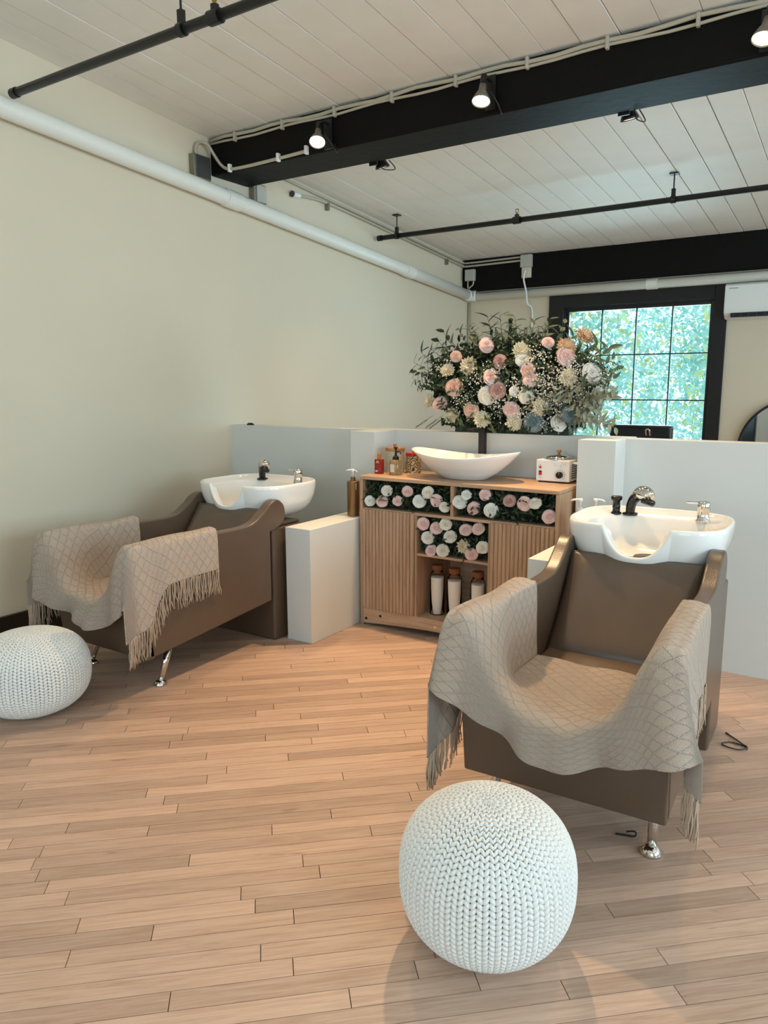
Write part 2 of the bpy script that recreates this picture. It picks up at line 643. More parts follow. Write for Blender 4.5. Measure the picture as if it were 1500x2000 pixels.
# ceiling with painted boards in two bays
cz = MB()
cz.add([(XL, YF, ceil_z(YF) + 0.02), (XR, YF, ceil_z(YF) + 0.02), (XR, YB, ceil_z(YB) + 0.02), (XL, YB, ceil_z(YB) + 0.02),
        (XL, YF, ceil_z(YF) + 0.12), (XR, YF, ceil_z(YF) + 0.12), (XR, YB, ceil_z(YB) + 0.12), (XL, YB, ceil_z(YB) + 0.12)],
       [(0, 3, 2, 1), (4, 5, 6, 7), (0, 1, 5, 4), (2, 3, 7, 6), (0, 4, 7, 3), (1, 2, 6, 5)])
ceiling = struct(cz.build('ceiling', 'ceilgap'))
for (ya, yb, xoff) in ((YF, 4.05, 0.0), (4.05, YB, 0.07)):
    x = XL - xoff
    while x < XR:
        w = random.choice((0.17, 0.185, 0.19, 0.2))
        gp_ = random.choice((0.001, 0.0015, 0.003))
        x0, x1 = max(x, XL) + gp_, min(x + w, XR) - gp_
        if x1 - x0 > 0.03:
            dz = random.uniform(0, 0.004)
            b = MB()
            b.add([(x0, ya, ceil_z(ya) + dz), (x1, ya, ceil_z(ya) + dz), (x1, yb, ceil_z(yb) + dz), (x0, yb, ceil_z(yb) + dz),
                   (x0, ya, ceil_z(ya) + 0.02), (x1, ya, ceil_z(ya) + 0.02), (x1, yb, ceil_z(yb) + 0.02), (x0, yb, ceil_z(yb) + 0.02)],
                  [(0, 3, 2, 1), (4, 5, 6, 7), (0, 1, 5, 4), (2, 3, 7, 6), (0, 4, 7, 3), (1, 2, 6, 5)])
            b.build('ceiling_board', 'ceilboard', ceiling, bevel=0.002, seg=1)
        x += w

# walls
ZT = 3.62
struct(MB().box(XL - 0.15, XL, YF, YB, -0.06, ZT).build('wall_left', 'wall'))
GX0, GX1, GZ0, GZ1 = -2.83, -1.36, 0.80, 2.245          # window opening
wb = MB()
wb.box(XL - 0.15, GX0, YB, YB + 0.22, -0.06, ZT).box(GX1, XR + 0.15, YB, YB + 0.22, -0.06, ZT)
wb.box(GX0, GX1, YB, YB + 0.22, -0.06, GZ0).box(GX0, GX1, YB, YB + 0.22, GZ1, ZT)
struct(wb.build('wall_back', 'wall'))


def holed_wall(name, fixed, axis, lo, hi, holes):
    b = MB()
    edges = [lo] + [e for h in holes for e in h] + [hi]

    def bx(a0, a1, z0, z1):
        if axis == 'y':
            b.box(fixed, fixed + 0.15, a0, a1, z0, z1)
        else:
            b.box(a0, a1, fixed - 0.15, fixed, z0, z1)
    for i in range(0, len(edges), 2):
        bx(edges[i], edges[i + 1], -0.06, ZT)
    for h in holes:
        bx(h[0], h[1], -0.06, 0.8)
        bx(h[0], h[1], 2.7, ZT)
    return struct(b.build(name, 'wall'))


holed_wall('wall_right', XR, 'y', YF, YB, ((-0.75, 1.15), (2.05, 3.95), (5.05, 6.95)))
holed_wall('wall_front', YF, 'x', XL - 0.15, XR + 0.15, ((-2.85, -0.95), (0.45, 2.35)))
struct(MB().box(XL, XL + 0.022, YF, 3.98, 0, 0.195).box(XL, XL + 0.03, YF, 3.98, 0.0, 0.03).build('baseboard_left', 'baseboard', bevel=0.004))

# half-height partitions
PY, PT = 3.98, 1.168
pt = MB()
pt.box(XL, -2.565, PY, PY + 0.13, 0, PT)
pt.box(-2.745, -2.565, 3.80, PY, 0, PT)
pt.box(-2.565, -1.285, 4.06, 4.19, 0, PT)
pt.box(-2.745, -2.565, PY + 0.13, 4.19, 0, PT)
pt.box(-1.285, -1.09, 3.80, 4.19, 0, PT)
pt.box(-1.09, 2.6, PY, PY + 0.13, 0, PT)
struct(pt.build('wall_partition', 'partition'))
struct(MB().box(-2.745, -2.565, 3.157, 3.80, 0, 0.661).build('wall_half_left', 'partition', bevel=0.003))
struct(MB().box(-1.285, -1.09, 3.165, 3.80, 0, 0.661).build('wall_half_right', 'partition', bevel=0.003))

# beams
bm = MB()
bm.prism([(3.87, 2.863), (4.23, 2.863), (4.23, ceil_z(4.23)), (3.87, ceil_z(3.87))], XL, XR, 'x')
o = struct(bm.build('trim_beam_1', 'beam', bevel=0.012))
bm = MB()
bm.prism([(7.60, 2.475), (YB, 2.475), (YB, ceil_z(YB)), (7.60, ceil_z(7.60))], XL, XR, 'x')
struct(bm.build('trim_beam_2', 'beam', bevel=0.01))

# window: casing, sash, muntins, panes
win = struct(empty('window_1', (0, 0, 0)))
cs = MB()
CX0, CX1, CZ1, CZ0 = -2.985, -1.247, 2.385, 0.66
cs.box(CX0, CX0 + 0.158, YB - 0.03, YB, CZ0, CZ1).box(CX1 - 0.113, CX1, YB - 0.03, YB, CZ0, CZ1)
cs.box(CX0 + 0.158, CX1 - 0.113, YB - 0.03, YB, CZ1 - 0.14, CZ1)
cs.box(CX0 + 0.158, CX1 - 0.113, YB - 0.05, YB, CZ0, CZ0 + 0.12)
cs.build('window_casing', 'blackmatte', win, bevel=0.004)
jb = MB()
jb.box(GX0, GX0 + 0.012, YB - 0.005, YB + 0.2, GZ0, GZ1).box(GX1 - 0.012, GX1, YB - 0.005, YB + 0.2, GZ0, GZ1)
jb.box(GX0 + 0.012, GX1 - 0.012, YB - 0.005, YB + 0.2, GZ1 - 0.012, GZ1).box(GX0 + 0.012, GX1 - 0.012, YB - 0.005, YB + 0.2, GZ0, GZ0 + 0.012)
jb.build('window_jamb', 'blackmatte', win)
sh = MB()
sy0, sy1 = YB + 0.04, YB + 0.09
for (a, b_, c, d) in ((GX0, GX0 + 0.045, GZ0, GZ1), (GX1 - 0.045, GX1, GZ0, GZ1), (GX0 + 0.045, GX1 - 0.045, GZ1 - 0.045, GZ1), (GX0 + 0.045, GX1 - 0.045, GZ0, GZ0 + 0.045)):
    sh.box(a, b_, sy0, sy1, c, d)
sh.build('window_frame', 'black', win, bevel=0.003)
px0, px1, pz0, pz1 = GX0 + 0.045, GX1 - 0.045, GZ0 + 0.045, GZ1 - 0.045
cw = (px1 - px0) / 4
rh = (pz1 - pz0) / 3
for i in range(1, 4):
    MB().box(px0 + i * cw - 0.006, px0 + i * cw + 0.006, sy0 + 0.01, sy1 - 0.01, pz0, pz1).build('muntin', 'black', win)
for j in range(1, 3):
    MB().box(px0, px1, sy0 + 0.008, sy1 - 0.012, pz0 + j * rh - 0.006, pz0 + j * rh + 0.006).build('muntin', 'black', win)
for i in range(4):
    for j in range(3):
        MB().box(px0 + i * cw + 0.004, px0 + (i + 1) * cw - 0.004, sy0 + 0.022, sy0 + 0.027, pz0 + j * rh + 0.004, pz0 + (j + 1) * rh - 0.004).build('pane', 'pane', win)

# ------------------------------------------------------------------ trees outside the window


def leaf_cloud(n, centre, rad, size, seed, flat=False):
    rg = np.random.default_rng(seed)
    d = rg.normal(size=(n, 3))
    d /= np.linalg.norm(d, axis=1)[:, None]
    c = np.array(centre) + d * (rg.random((n, 1)) ** 0.45) * np.array(rad)
    a = rg.normal(size=(n, 3))
    a /= np.linalg.norm(a, axis=1)[:, None]
    b = np.cross(a, rg.normal(size=(n, 3)))
    b /= np.linalg.norm(b, axis=1)[:, None]
    s = size * rg.uniform(0.6, 1.3, (n, 1))
    nrm = np.cross(a, b)
    v = np.stack([c - a * s, c + b * s * 0.42 + nrm * s * .12, c + a * s, c - b * s * 0.42 + nrm * s * .12], 1).reshape(-1, 3)
    i = np.arange(n)[:, None] * 4
    f = np.concatenate([np.concatenate([i, i + 1, i + 2], 1), np.concatenate([i, i + 2, i + 3], 1)], 0)
    return v, f


def np_obj(name, v, f, mat, parent=None):
    me = bpy.data.meshes.new(name)
    me.from_pydata(v.tolist() if hasattr(v, 'tolist') else v, [], f.tolist() if hasattr(f, 'tolist') else f)
    me.materials.append(M[mat])
    o = bpy.data.objects.new(name, me)
    COL.objects.link(o)
    if parent is not None:
        o.parent = parent
    return o


tree_spots = [(-6.6, 13.0, 1.6, 0, 'broad teal-leaved tree seen behind the left window panes'),
              (-4.05, 10.3, 1.2, 1, 'yellow-tinged tree seen through the middle of the window'),
              (-2.2, 13.2, 1.7, 0, 'broad teal-leaved tree seen through the right window panes'),
              (-0.5, 10.3, 1.3, 1, 'yellow-tinged tree outside beyond the right window edge')]
for k, (tx, ty, tz, kd, lab) in enumerate(tree_spots):
    t = thing('garden_tree', lab, 'tree', (tx, ty, -0.5))
    MB().tube([(0, 0, 0), (0.1, 0, 1.2), (0.02, 0.05, 3.2)], [0.11, 0.09, 0.04], 8).build('trunk', 'trunk', t, smooth=True)
    v, f = leaf_cloud(9000, (0, 0, tz + 0.6), (1.70 if kd else 1.95, 1.0, 2.3), 0.055, 100 + k)
    tag(np_obj('foliage', v, f, 'out_leaf', t), kind='stuff')
    v, f = leaf_cloud(2600 if kd else 1300, (0, -0.3, tz + 0.6), (1.6, 1.0, 2.1), 0.055, 200 + k)
    tag(np_obj('yellow_foliage', v, f, 'out_leaf2', t), kind='stuff')

# ------------------------------------------------------------------ pipes, conduits and boxes
# big white drain pipe on the left wall, bending along the back wall
dp = thing('drain_pipe', 'thick white painted drain pipe running along left wall below ceiling', 'pipe', (0, 0, 0))


def pz(y):
    return 2.863 - 0.0827 * (y - 2.352)


MB().tube([(-3.885, y, pz(y)) for y in (-2.1, 2, 4, 6, 7.64)], 0.054, 18).build('pipe_run', 'pipewhite', dp, smooth=True)
for y in (4.0, 6.35):
    MB().tube([(-3.885, y - 0.07, pz(y - 0.07)), (-3.885, y + 0.07, pz(y + 0.07))], 0.061, 18).build('pipe_coupling', 'pipewhite', dp, smooth=False)
zb = pz(7.66)
MB().tube([(-3.885, 7.58, pz(7.58)), (-3.885, 7.64, zb), (-3.865, 7.67, zb), (-3.82, 7.685, zb)], 0.06, 18).build('pipe_elbow', 'pipewhite', dp, smooth=True)
bp_ = thing('drain_pipe', 'white painted pipe running along back wall under black beam', 'pipe', (0, 0, 0))
MB().tube([(-3.80, 7.69, zb - 0.012), (XR - 0.05, 7.69, zb - 0.012)], 0.047, 16).build('pipe_run', 'pipewhite', bp_, smooth=True)
MB().tube([(-1.98, 7.69, zb - 0.012), (-1.88, 7.69, zb - 0.012)], 0.053, 16).build('pipe_coupling', 'pipewhite', bp_)


def sprinkler(label, x0, y, z, hangers, heads, grp):
    t = thing('sprinkler_pipe', label, 'pipe', (x0, y, z), 0, grp)
    MB().tube([(0, 0, 0), (XR - 0.05 - x0, 0, 0)], 0.021, 14).build('pipe_run', 'black', t, smooth=True)
    MB().tube([(-0.012, 0, 0), (0.03, 0, 0)], 0.025, 14).build('end_cap', 'black', t)
    for hx in hangers:
        zc = ceil_z(y) - z
        h = MB().tube([(hx, 0, 0.03), (hx, 0, zc)], 0.005, 8).build('hanger_rod', 'black', t)
        MB().tube([(hx - 0.016, 0, 0), (hx + 0.016, 0, 0)], 0.027, 14).box(hx - 0.013, hx + 0.013, -0.012, 0.012, 0.02, 0.075).build('hanger_clamp', 'black', t)
        if y > 4:
            MB().box(hx - 0.03, hx + 0.03, -0.03, 0.03, zc - 0.008, zc).build('ceiling_plate', 'black', t)
    for hx in heads:
        MB().tube([(hx - 0.03, 0, 0), (hx + 0.03, 0, 0)], 0.029, 14).tube([(hx, 0, 0.01), (hx, 0, 0.045)], 0.018, 12).build('tee_fitting', 'black', t)
        MB().tube([(hx, 0, 0.045), (hx, 0, 0.06)], 0.008, 8).tube([(hx - .010, 0, 0.058), (hx - .012, 0, 0.085)], 0.003, 6).tube([(hx + .010, 0, 0.058), (hx + .012, 0, 0.085)], 0.003, 6).lathe([(0.0, 0.083), (0.016, 0.085), (0.0, 0.09)], 12, (hx, 0, 0)).build('sprinkler_head', 'brass', t)
    return t


sprinkler('black sprinkler pipe hanging below near ceiling bay, capped at left wall', -3.80, 2.38, 2.914, (1.235,), (1.43,), 'sprinkler pipes')
sprinkler('black sprinkler pipe hanging on plated rods beyond the black beam', -3.90, 5.87, 2.760, (0.19, 2.54, 4.9), (1.335, 3.9), 'sprinkler pipes')

# flexible cable along the top of the first beam
t = thing('armoured_cable', 'pale armoured cable clipped along the top edge of the near beam', 'cable')
n = 60
MB().tube([(XL + 0.02 + i * (XR - XL - 0.05) / n, 3.858, ceil_z(3.87) - 0.022 + 0.006 * math.sin(i * 1.7) + 0.004 * math.sin(i * 0.6)) for i in range(n + 1)], 0.011, 8).build('cable_run', 'conduit', t, smooth=True)
MB().tube([(XL + 0.02 + i * (XR - XL - 0.05) / n, 3.862, ceil_z(3.87) - 0.044 + 0.005 * math.sin(i * 1.3 + 1)) for i in range(n + 1)], 0.008, 8).build('cable_run', 'conduit', t, smooth=True)
for i in range(20):
    xx = XL + 0.25 + i * 0.41
    MB().box(xx - 0.008, xx + 0.008, 3.843, 3.87, ceil_z(3.87) - 0.062, ceil_z(3.87) - 0.003).build('cable_clip', 'conduit', t, bevel=0.003)

# junction boxes on the left wall beside the beam
t = thing('junction_box', 'galvanised junction box with dark cover on left wall before the beam', 'junction box', (XL, 3.75, 2.812))
MB().box(0, 0.05, -0.075, 0.075, 0.0, 0.15).build('box_body', 'galv', t, bevel=0.004)
MB().box(0.05, 0.054, -0.055, 0.07, 0.008, 0.142).build('cover_plate', 'cable', t, bevel=0.002)
t = thing('junction_box', 'grey junction box on left wall just past the beam', 'junction box', (XL, 4.30, 2.765))
MB().box(0, 0.05, -0.06, 0.075, 0.0, 0.13).build('box_body', 'galv', t, bevel=0.004)
MB().box(0.05, 0.054, -0.03, 0.07, 0.006, 0.124).build('cover_plate', 'greybox', t, bevel=0.002)
t = thing('conduit_cable', 'flexible grey conduit looping from wall box along the beam face', 'cable')
pth = bezier([(-3.925, 3.72, 2.95), (-3.925, 3.72, 3.01), (-3.92, 3.75, 3.045), (-3.90, 3.80, 3.04), (-3.88, 3.84, 2.98), (-3.83, 3.856, 2.91), (-3.756, 3.858, 2.878), (-3.60, 3.858, 2.872), (-3.33, 3.858, 2.877), (-3.10, 3.858, 2.884)], 6)
MB().tube(pth, 0.0105, 8).build('conduit_run', 'conduit', t, smooth=True)
for xx, zz in ((-3.756, 2.878), (-3.33, 2.877), (-3.10, 2.884)):
    MB().box(xx - 0.009, xx + 0.009, 3.842, 3.87, zz - 0.02, zz + 0.03).build('conduit_clip', 'whiteplastic', t, bevel=0.003)
t = thing('conduit_cable', 'thin steel conduit running along top of white drain pipe', 'cable')
MB().tube([(-3.925, y, pz(y) + 0.062) for y in (-2.0, 1, 3.0, 3.66)], 0.008, 8).build('conduit_run', 'galv', t, smooth=True)
MB().tube(bezier([(-3.925, 3.82, 2.80), (-3.92, 3.9, 2.80), (-3.92, 4.05, 2.775), (-3.925, 4.24, 2.765)], 5), 0.009, 8).build('conduit_run', 'conduit', t, smooth=True)
t = thing('conduit_cable', 'pair of white conduits under ceiling on left wall past the beam', 'cable')
MB().tube(bezier([(-3.93, 4.78, 2.915), (-3.93, 4.9, 2.925), (-3.93, 5.1, 2.930), (-3.93, 5.5, 2.905), (-3.93, 6.5, 2.822), (-3.93, 7.45, 2.742), (-3.915, 7.55, 2.732), (-3.86, 7.585, 2.728), (-3.22, 7.585, 2.735)], 6), 0.011, 8).build('conduit_run', 'conduit', t, smooth=True)
MB().tube(bezier([(-3.93, 4.3, 3.03), (-3.93, 5.5, 2.932), (-3.93, 6.5, 2.85), (-3.93, 7.45, 2.772), (-3.915, 7.55, 2.766), (-3.86, 7.585, 2.762), (-3.22, 7.585, 2.770)], 6), 0.010, 8).build('conduit_run', 'conduit', t, smooth=True)
MB().tube([(-3.93, 4.70, 2.91), (-3.93, 4.79, 2.916)], 0.019, 12).build('conduit_connector', 'whiteplastic', t)
MB().tube([(-3.924, 4.69, 2.91), (-3.924, 4.70, 2.91)], 0.024, 10).build('wall_hole_ring', 'cable', t)
for y in (5.15, 7.2):
    MB().box(-3.948, -3.915, y - 0.012, y + 0.012, pz(y) + 0.24, pz(y) + 0.30).build('conduit_clamp', 'galv', t)
t = thing('junction_box', 'white square junction box on back beam beside the corner', 'junction box', (-3.84, 7.60, 2.57))
MB().box(-0.055, 0.055, -0.05, 0, 0.0, 0.12).build('box_body', 'greybox', t, bevel=0.004)
MB().tube([(-0.03, -0.02, 0.0), (-0.03, -0.02, -0.075)], 0.008, 8).tube(bezier([(0.04, -0.02, 0.0), (0.03, -0.02, -0.04), (0.0, -0.015, -0.06), (-0.02, -0.02, -0.078)], 4), 0.008, 8).build('box_cable', 'conduit', t, smooth=True)
t = thing('junction_box', 'white junction box and outlet on back beam with hanging cable', 'junction box', (-3.19, 7.60, 2.66))
MB().box(-0.06, 0.06, -0.05, 0, 0.0, 0.125).build('box_body', 'greybox', t, bevel=0.004)
MB().box(-0.05, 0.05, -0.03, 0, -0.105, 0.0).build('outlet_plate', 'cream', t, bevel=0.003)
MB().tube(bezier([(0.0, -0.045, -0.03), (-0.015, -0.05, -0.12), (-0.012, 0.02, -0.24), (0.0, 0.03, -0.36), (0.012, 0.135, -0.42), (0.01, 0.14, -0.7), (0.01, 0.14, -1.5)], 6), 0.0095, 8).build('hanging_cable', 'whiteplastic', t, smooth=True)
t = thing('conduit_cable', 'slim white conduit rising in the far wall corner', 'cable', (-3.925, 7.73, 0.0))
MB().tube([(0, 0, 0.02), (0, 0, 2.36)], 0.011, 8).build('conduit_run', 'conduit', t, smooth=True)

# ------------------------------------------------------------------ spot lamps on the beam


def lamp(x, y, z, aim, lit, label, power, cone):
    t = thing('spot_lamp', label, 'lamp', (x, y, z), 0, 'spot lamps on the near beam')
    d = Vector(aim).normalized()
    q = d.to_track_quat('Z', 'Y')
    b = MB().lathe([(0.018, -0.085), (0.021, -0.05), (0.030, -0.035), (0.046, 0.0), (0.049, 0.012), (0.047, 0.012), (0.044, 0.001)], 20, open_end=True)
    o = b.build('lamp_shade', 'black' if not lit else 'galv', t, smooth=True)
    o.rotation_mode = 'QUATERNION'
    o.rotation_quaternion = q
    o = MB().lathe([(0.0, 0.010), (0.03, 0.009), (0.044, 0.006), (0.044, 0.004), (0.0, 0.003)], 20).build('lamp_lens', 'bulb' if lit else 'bulb_dim', t, smooth=True)
    o.rotation_mode = 'QUATERNION'
    o.rotation_quaternion = q
    o = MB().tube([(0, 0, -0.08), (0, 0, -0.14)], 0.017, 12).build('lamp_socket', 'black', t)
    o.rotation_mode = 'QUATERNION'
    o.rotation_quaternion = q
    by = 0.115 if y < 4 else -0.11
    MB().box(-0.03, 0.03, min(by, by * 0.9), max(by, by * 0.9), -0.02, 0.15).tube(bezier([(0.0, by * 0.9, 0.12), (0.0, by * 0.5, 0.12), (0, 0.015, 0.10)], 4), 0.008, 8).build('mounting_bracket', 'black', t)
    MB().tube(bezier([(0.052, 0.0, 0.03), (0.075, 0.04, -0.02), (0.07, by * 0.9, -0.05), (0.05, by * 0.9, 0.0)], 6), 0.0035, 6).build('lamp_wire', 'black', t, smooth=True)
    if power:
        l = bpy.data.lights.new('spot_lamp_light', 'SPOT')
        l.energy = power
        l.color = (1.0, 0.67, 0.36)
        l.spot_size = R(cone)
        l.spot_blend = 1.0
        l.shadow_soft_size = 0.045
        lo = bpy.data.objects.new('spot_lamp_light', l)
        COL.objects.link(lo)
        lo.parent = t
        lo.location = d * 0.03
        lo.rotation_mode = 'QUATERNION'
        lo.rotation_quaternion = d.to_track_quat('-Z', 'Y')
    return t


lamp(-2.93, 3.75, 2.887, (0.25, -0.45, -0.85), True, 'lit spot lamp on beam face near the conduit end', 80, 85)
lamp(-1.854, 3.75, 2.904, (0.06, -0.33, -0.95), True, 'lit spot lamp halfway along the beam face', 270, 80)
lamp(-0.539, 3.75, 2.895, (-0.1, -0.3, -0.9), True, 'lit spot lamp on beam face above the shampoo chair beside the tall partition', 50, 85)
lamp(0.85, 3.75, 2.895, (-0.1, -0.3, -0.9), True, 'lit spot lamp at the far end of the beam face', 40, 85)
lamp(-2.856, 4.34, 2.868, (0.1, 0.3, -0.95), False, 'small dark spot lamp behind the beam toward the corner', 70, 120)
lamp(-1.258, 4.34, 2.872, (0.1, 0.25, -0.95), False, 'caged spot lamp glowing behind the beam', 80, 120)

# ------------------------------------------------------------------ wall-mounted air conditioner and arched mirror
t = thing('air_conditioner', 'white wall-mounted air conditioner beside the black window frame', 'air conditioner', (-0.83, YB, 2.04))
MB().prism([(-0.19, 0.05), (-0.2, 0.10), (-0.2, 0.29), (-0.17, 0.31), (0, 0.31), (0, 0.0), (-0.12, 0.0)], -0.42, 0.42, 'x').build('housing', 'acwhite', t, bevel=0.008)
MB().box(-0.36, 0.40, -0.192, -0.12, 0.012, 0.048).build('air_outlet', 'blackmatte', t)
for i in range(12):
    MB().box(-0.34 + i * 0.064, -0.335 + i * 0.064, -0.197, -0.14, 0.016, 0.046).build('outlet_vane', 'cable', t)
MB().box(-0.385, -0.31, -0.2015, -0.2, 0.262, 0.269).build('brand_mark', 'greymark', t)

t = thing('arched_mirror', 'black framed arched mirror leaning against the back wall', 'mirror', (-0.60, YB - 0.055, 0.0))
arc = [(-0.475, 0.0)] + [(0.475 * math.cos(a), 0.85 + 0.475 * math.sin(a)) for a in np.linspace(math.pi, 0, 33)] + [(0.475, 0.0)]
arc2 = [(q[0] * 0.955, 0.02 if q[1] == 0 else 0.85 + (q[1] - 0.85) * 0.955) for q in arc]
MB().prism(arc2, 0.012, 0.03, 'y').build('mirror_glass', 'mirror', t)
fm = MB()
nn = len(arc)
fm.add([(q[0], 0.0, q[1]) for q in arc] + [(q[0], 0.0, q[1]) for q in arc2] + [(q[0], 0.04, q[1]) for q in arc] + [(q[0], 0.04, q[1]) for q in arc2],
       [f for i in range(nn - 1) for f in ((i, i + 1, nn + i + 1, nn + i), (2 * nn + i, 3 * nn + i, 3 * nn + i + 1, 2 * nn + i + 1), (i, 2 * nn + i, 2 * nn + i + 1, i + 1), (nn + i, nn + i + 1, 3 * nn + i + 1, 3 * nn + i))])
fm.box(-0.475, 0.475, 0.0, 0.04, 0.0, 0.02)
fm.build('mirror_frame', 'black', t)

# black salon chair behind the partition
t = thing('salon_chair', 'black high-backed salon chair standing behind the partition by the window', 'chair', (-1.40, 5.5, 0))
MB().box(-0.215, 0.215, -0.05, 0.04, 0.62, 1.165).build('backrest', 'blackgloss', t, bevel=0.02, seg=3)
MB().box(-0.25, 0.25, 0.04, 0.50, 0.44, 0.56).build('seat', 'blackgloss', t, bevel=0.03, seg=3)
for sx in (-1, 1):
    MB().box(sx * 0.285 - 0.03, sx * 0.285 + 0.03, 0.0, 0.46, 0.50, 0.70).build('armrest', 'blackgloss', t, bevel=0.02)
MB().tube([(0, 0.25, 0.06), (0, 0.25, 0.44)], 0.035, 14).build('column', 'chrome', t, smooth=True)
MB().lathe([(0.28, 0.0), (0.28, 0.02), (0.08, 0.05), (0.04, 0.07)], 28, (0, 0.25, 0)).build('base', 'chrome', t, smooth=True)
MB().tube(bezier([(0.05, -0.052, 1.09), (0.05, -0.075, 1.13), (0.062, -0.075, 1.14), (0.075, -0.075, 1.13), (0.075, -0.052, 1.09)], 4), 0.006, 8).build('handle', 'chrome', t, smooth=True)

# ------------------------------------------------------------------ shampoo chairs


def side_outline():
    top = bezier([(-0.052, 0.60), (-0.050, 0.665), (-0.02, 0.705), (0.06, 0.714), (0.25, 0.712), (0.48, 0.706), (0.66, 0.703), (0.75, 0.716), (0.83, 0.762), (0.89, 0.805),
                  (0.95, 0.818), (0.998, 0.785), (1.012, 0.735), (0.995, 0.685), (0.94, 0.652), (0.882, 0.645)], 4)
    return [(0.01, 0.170)] + top + [(0.880, 0.247)]


def superell(a, b, e, n):
    out = []
    for k in range(n):
        th = 2 * math.pi * k / n
        c, s = math.cos(th), math.sin(th)
        out.append((a * math.copysign(abs(c) ** (2 / e), c), b * math.copysign(abs(s) ** (2 / e), s)))
    return out


def dense_outline(a, b, e):
    """superellipse sampled by arc length, finer at the neck notch in front"""
    raw = superell(a, b, e, 4000)
    P = np.array(raw + raw[:1])
    d = np.linalg.norm(np.diff(P, axis=0), axis=1)
    mid = (P[1:] + P[:-1]) / 2
    wgt = np.where((np.abs(mid[:, 0]) < a * 0.52) & (mid[:, 1] < 0), 5.0, 1.0)
    c = np.r_[0, np.cumsum(d * wgt)]
    q = np.linspace(0, c[-1], 241)[:-1]
    return np.stack([np.interp(q, c, P[:, 0]), np.interp(q, c, P[:, 1])], 1)


def make_basin(parent):
    yc = 1.145
    out = dense_outline(0.322, 0.275, 3.4)
    n = len(out)
    ang = np.arctan2(out[:, 1] / 0.275, out[:, 0] / 0.322)
    # inner bowl outline at matching directions
    ca, sa = np.cos(ang), np.sin(ang)
    k_ = (np.abs(ca) ** 2.8 + np.abs(sa) ** 2.8) ** (-1 / 2.8)
    inn = np.stack([0.262 * k_ * ca, 0.200 * k_ * sa], 1)
    front = out[:, 1] < -0.05
    tt = np.clip(np.abs(out[:, 0] + 0.0) / 0.135, 0, 1)
    drop = np.where(front, 0.122 * np.clip(1 - tt ** 2.6, 0, 1) ** 0.95, 0.0)
    rings = []

    def ring(xy, z, zl):
        zz = np.full(n, z)
        if z > zl:
            zz = zl + (z - zl) * (1 - drop / (0.889 - zl))
        rings.append(np.c_[xy, zz])

    def o_(s):
        q = out * s
        bulge = np.where(front, 0.010 * np.clip(drop / 0.118, 0, 1), 0) * (s > 0.9)
        return np.c_[q[:, 0], q[:, 1] + yc - bulge]

    def i_(sx, sy, dy):
        return np.c_[inn[:, 0] * sx, inn[:, 1] * sy + yc + dy]
    for sc, z in ((0.30, 0.668), (0.52, 0.672), (0.70, 0.690), (0.83, 0.720), (0.915, 0.757), (0.965, 0.80), (0.990, 0.84), (1.0, 0.868), (0.998, 0.880), (0.985, 0.888), (0.965, 0.889), (0.945, 0.884), (0.93, 0.872)):
        ring(o_(sc), z, 0.70)
    fr_mix = i_(1.0, 1.08, -0.035)
    ring(fr_mix, 0.863, 0.70)
    ring(i_(0.975, 1.04, -0.038), 0.852, 0.70)
    ring(i_(0.93, 0.99, -0.042), 0.80, 0.70)
    ring(i_(0.82, 0.88, -0.045), 0.748, 0.70)
    ring(i_(0.58, 0.65, -0.05), 0.716, 0.70)
    ring(i_(0.22, 0.25, -0.05), 0.706, 0.70)
    vs = np.concatenate(rings).tolist()
    m_ = len(rings)
    fs = []
    for i in range(m_ - 1):
        for k in range(n):
            fs.append((i * n + k, i * n + (k + 1) % n, (i + 1) * n + (k + 1) % n, (i + 1) * n + k))
    fs.append(tuple(range(n))[::-1])
    fs.append(tuple(range((m_ - 1) * n, m_ * n)))
    return MB().add(vs, fs).build('basin', 'ceramic', parent, smooth=True)


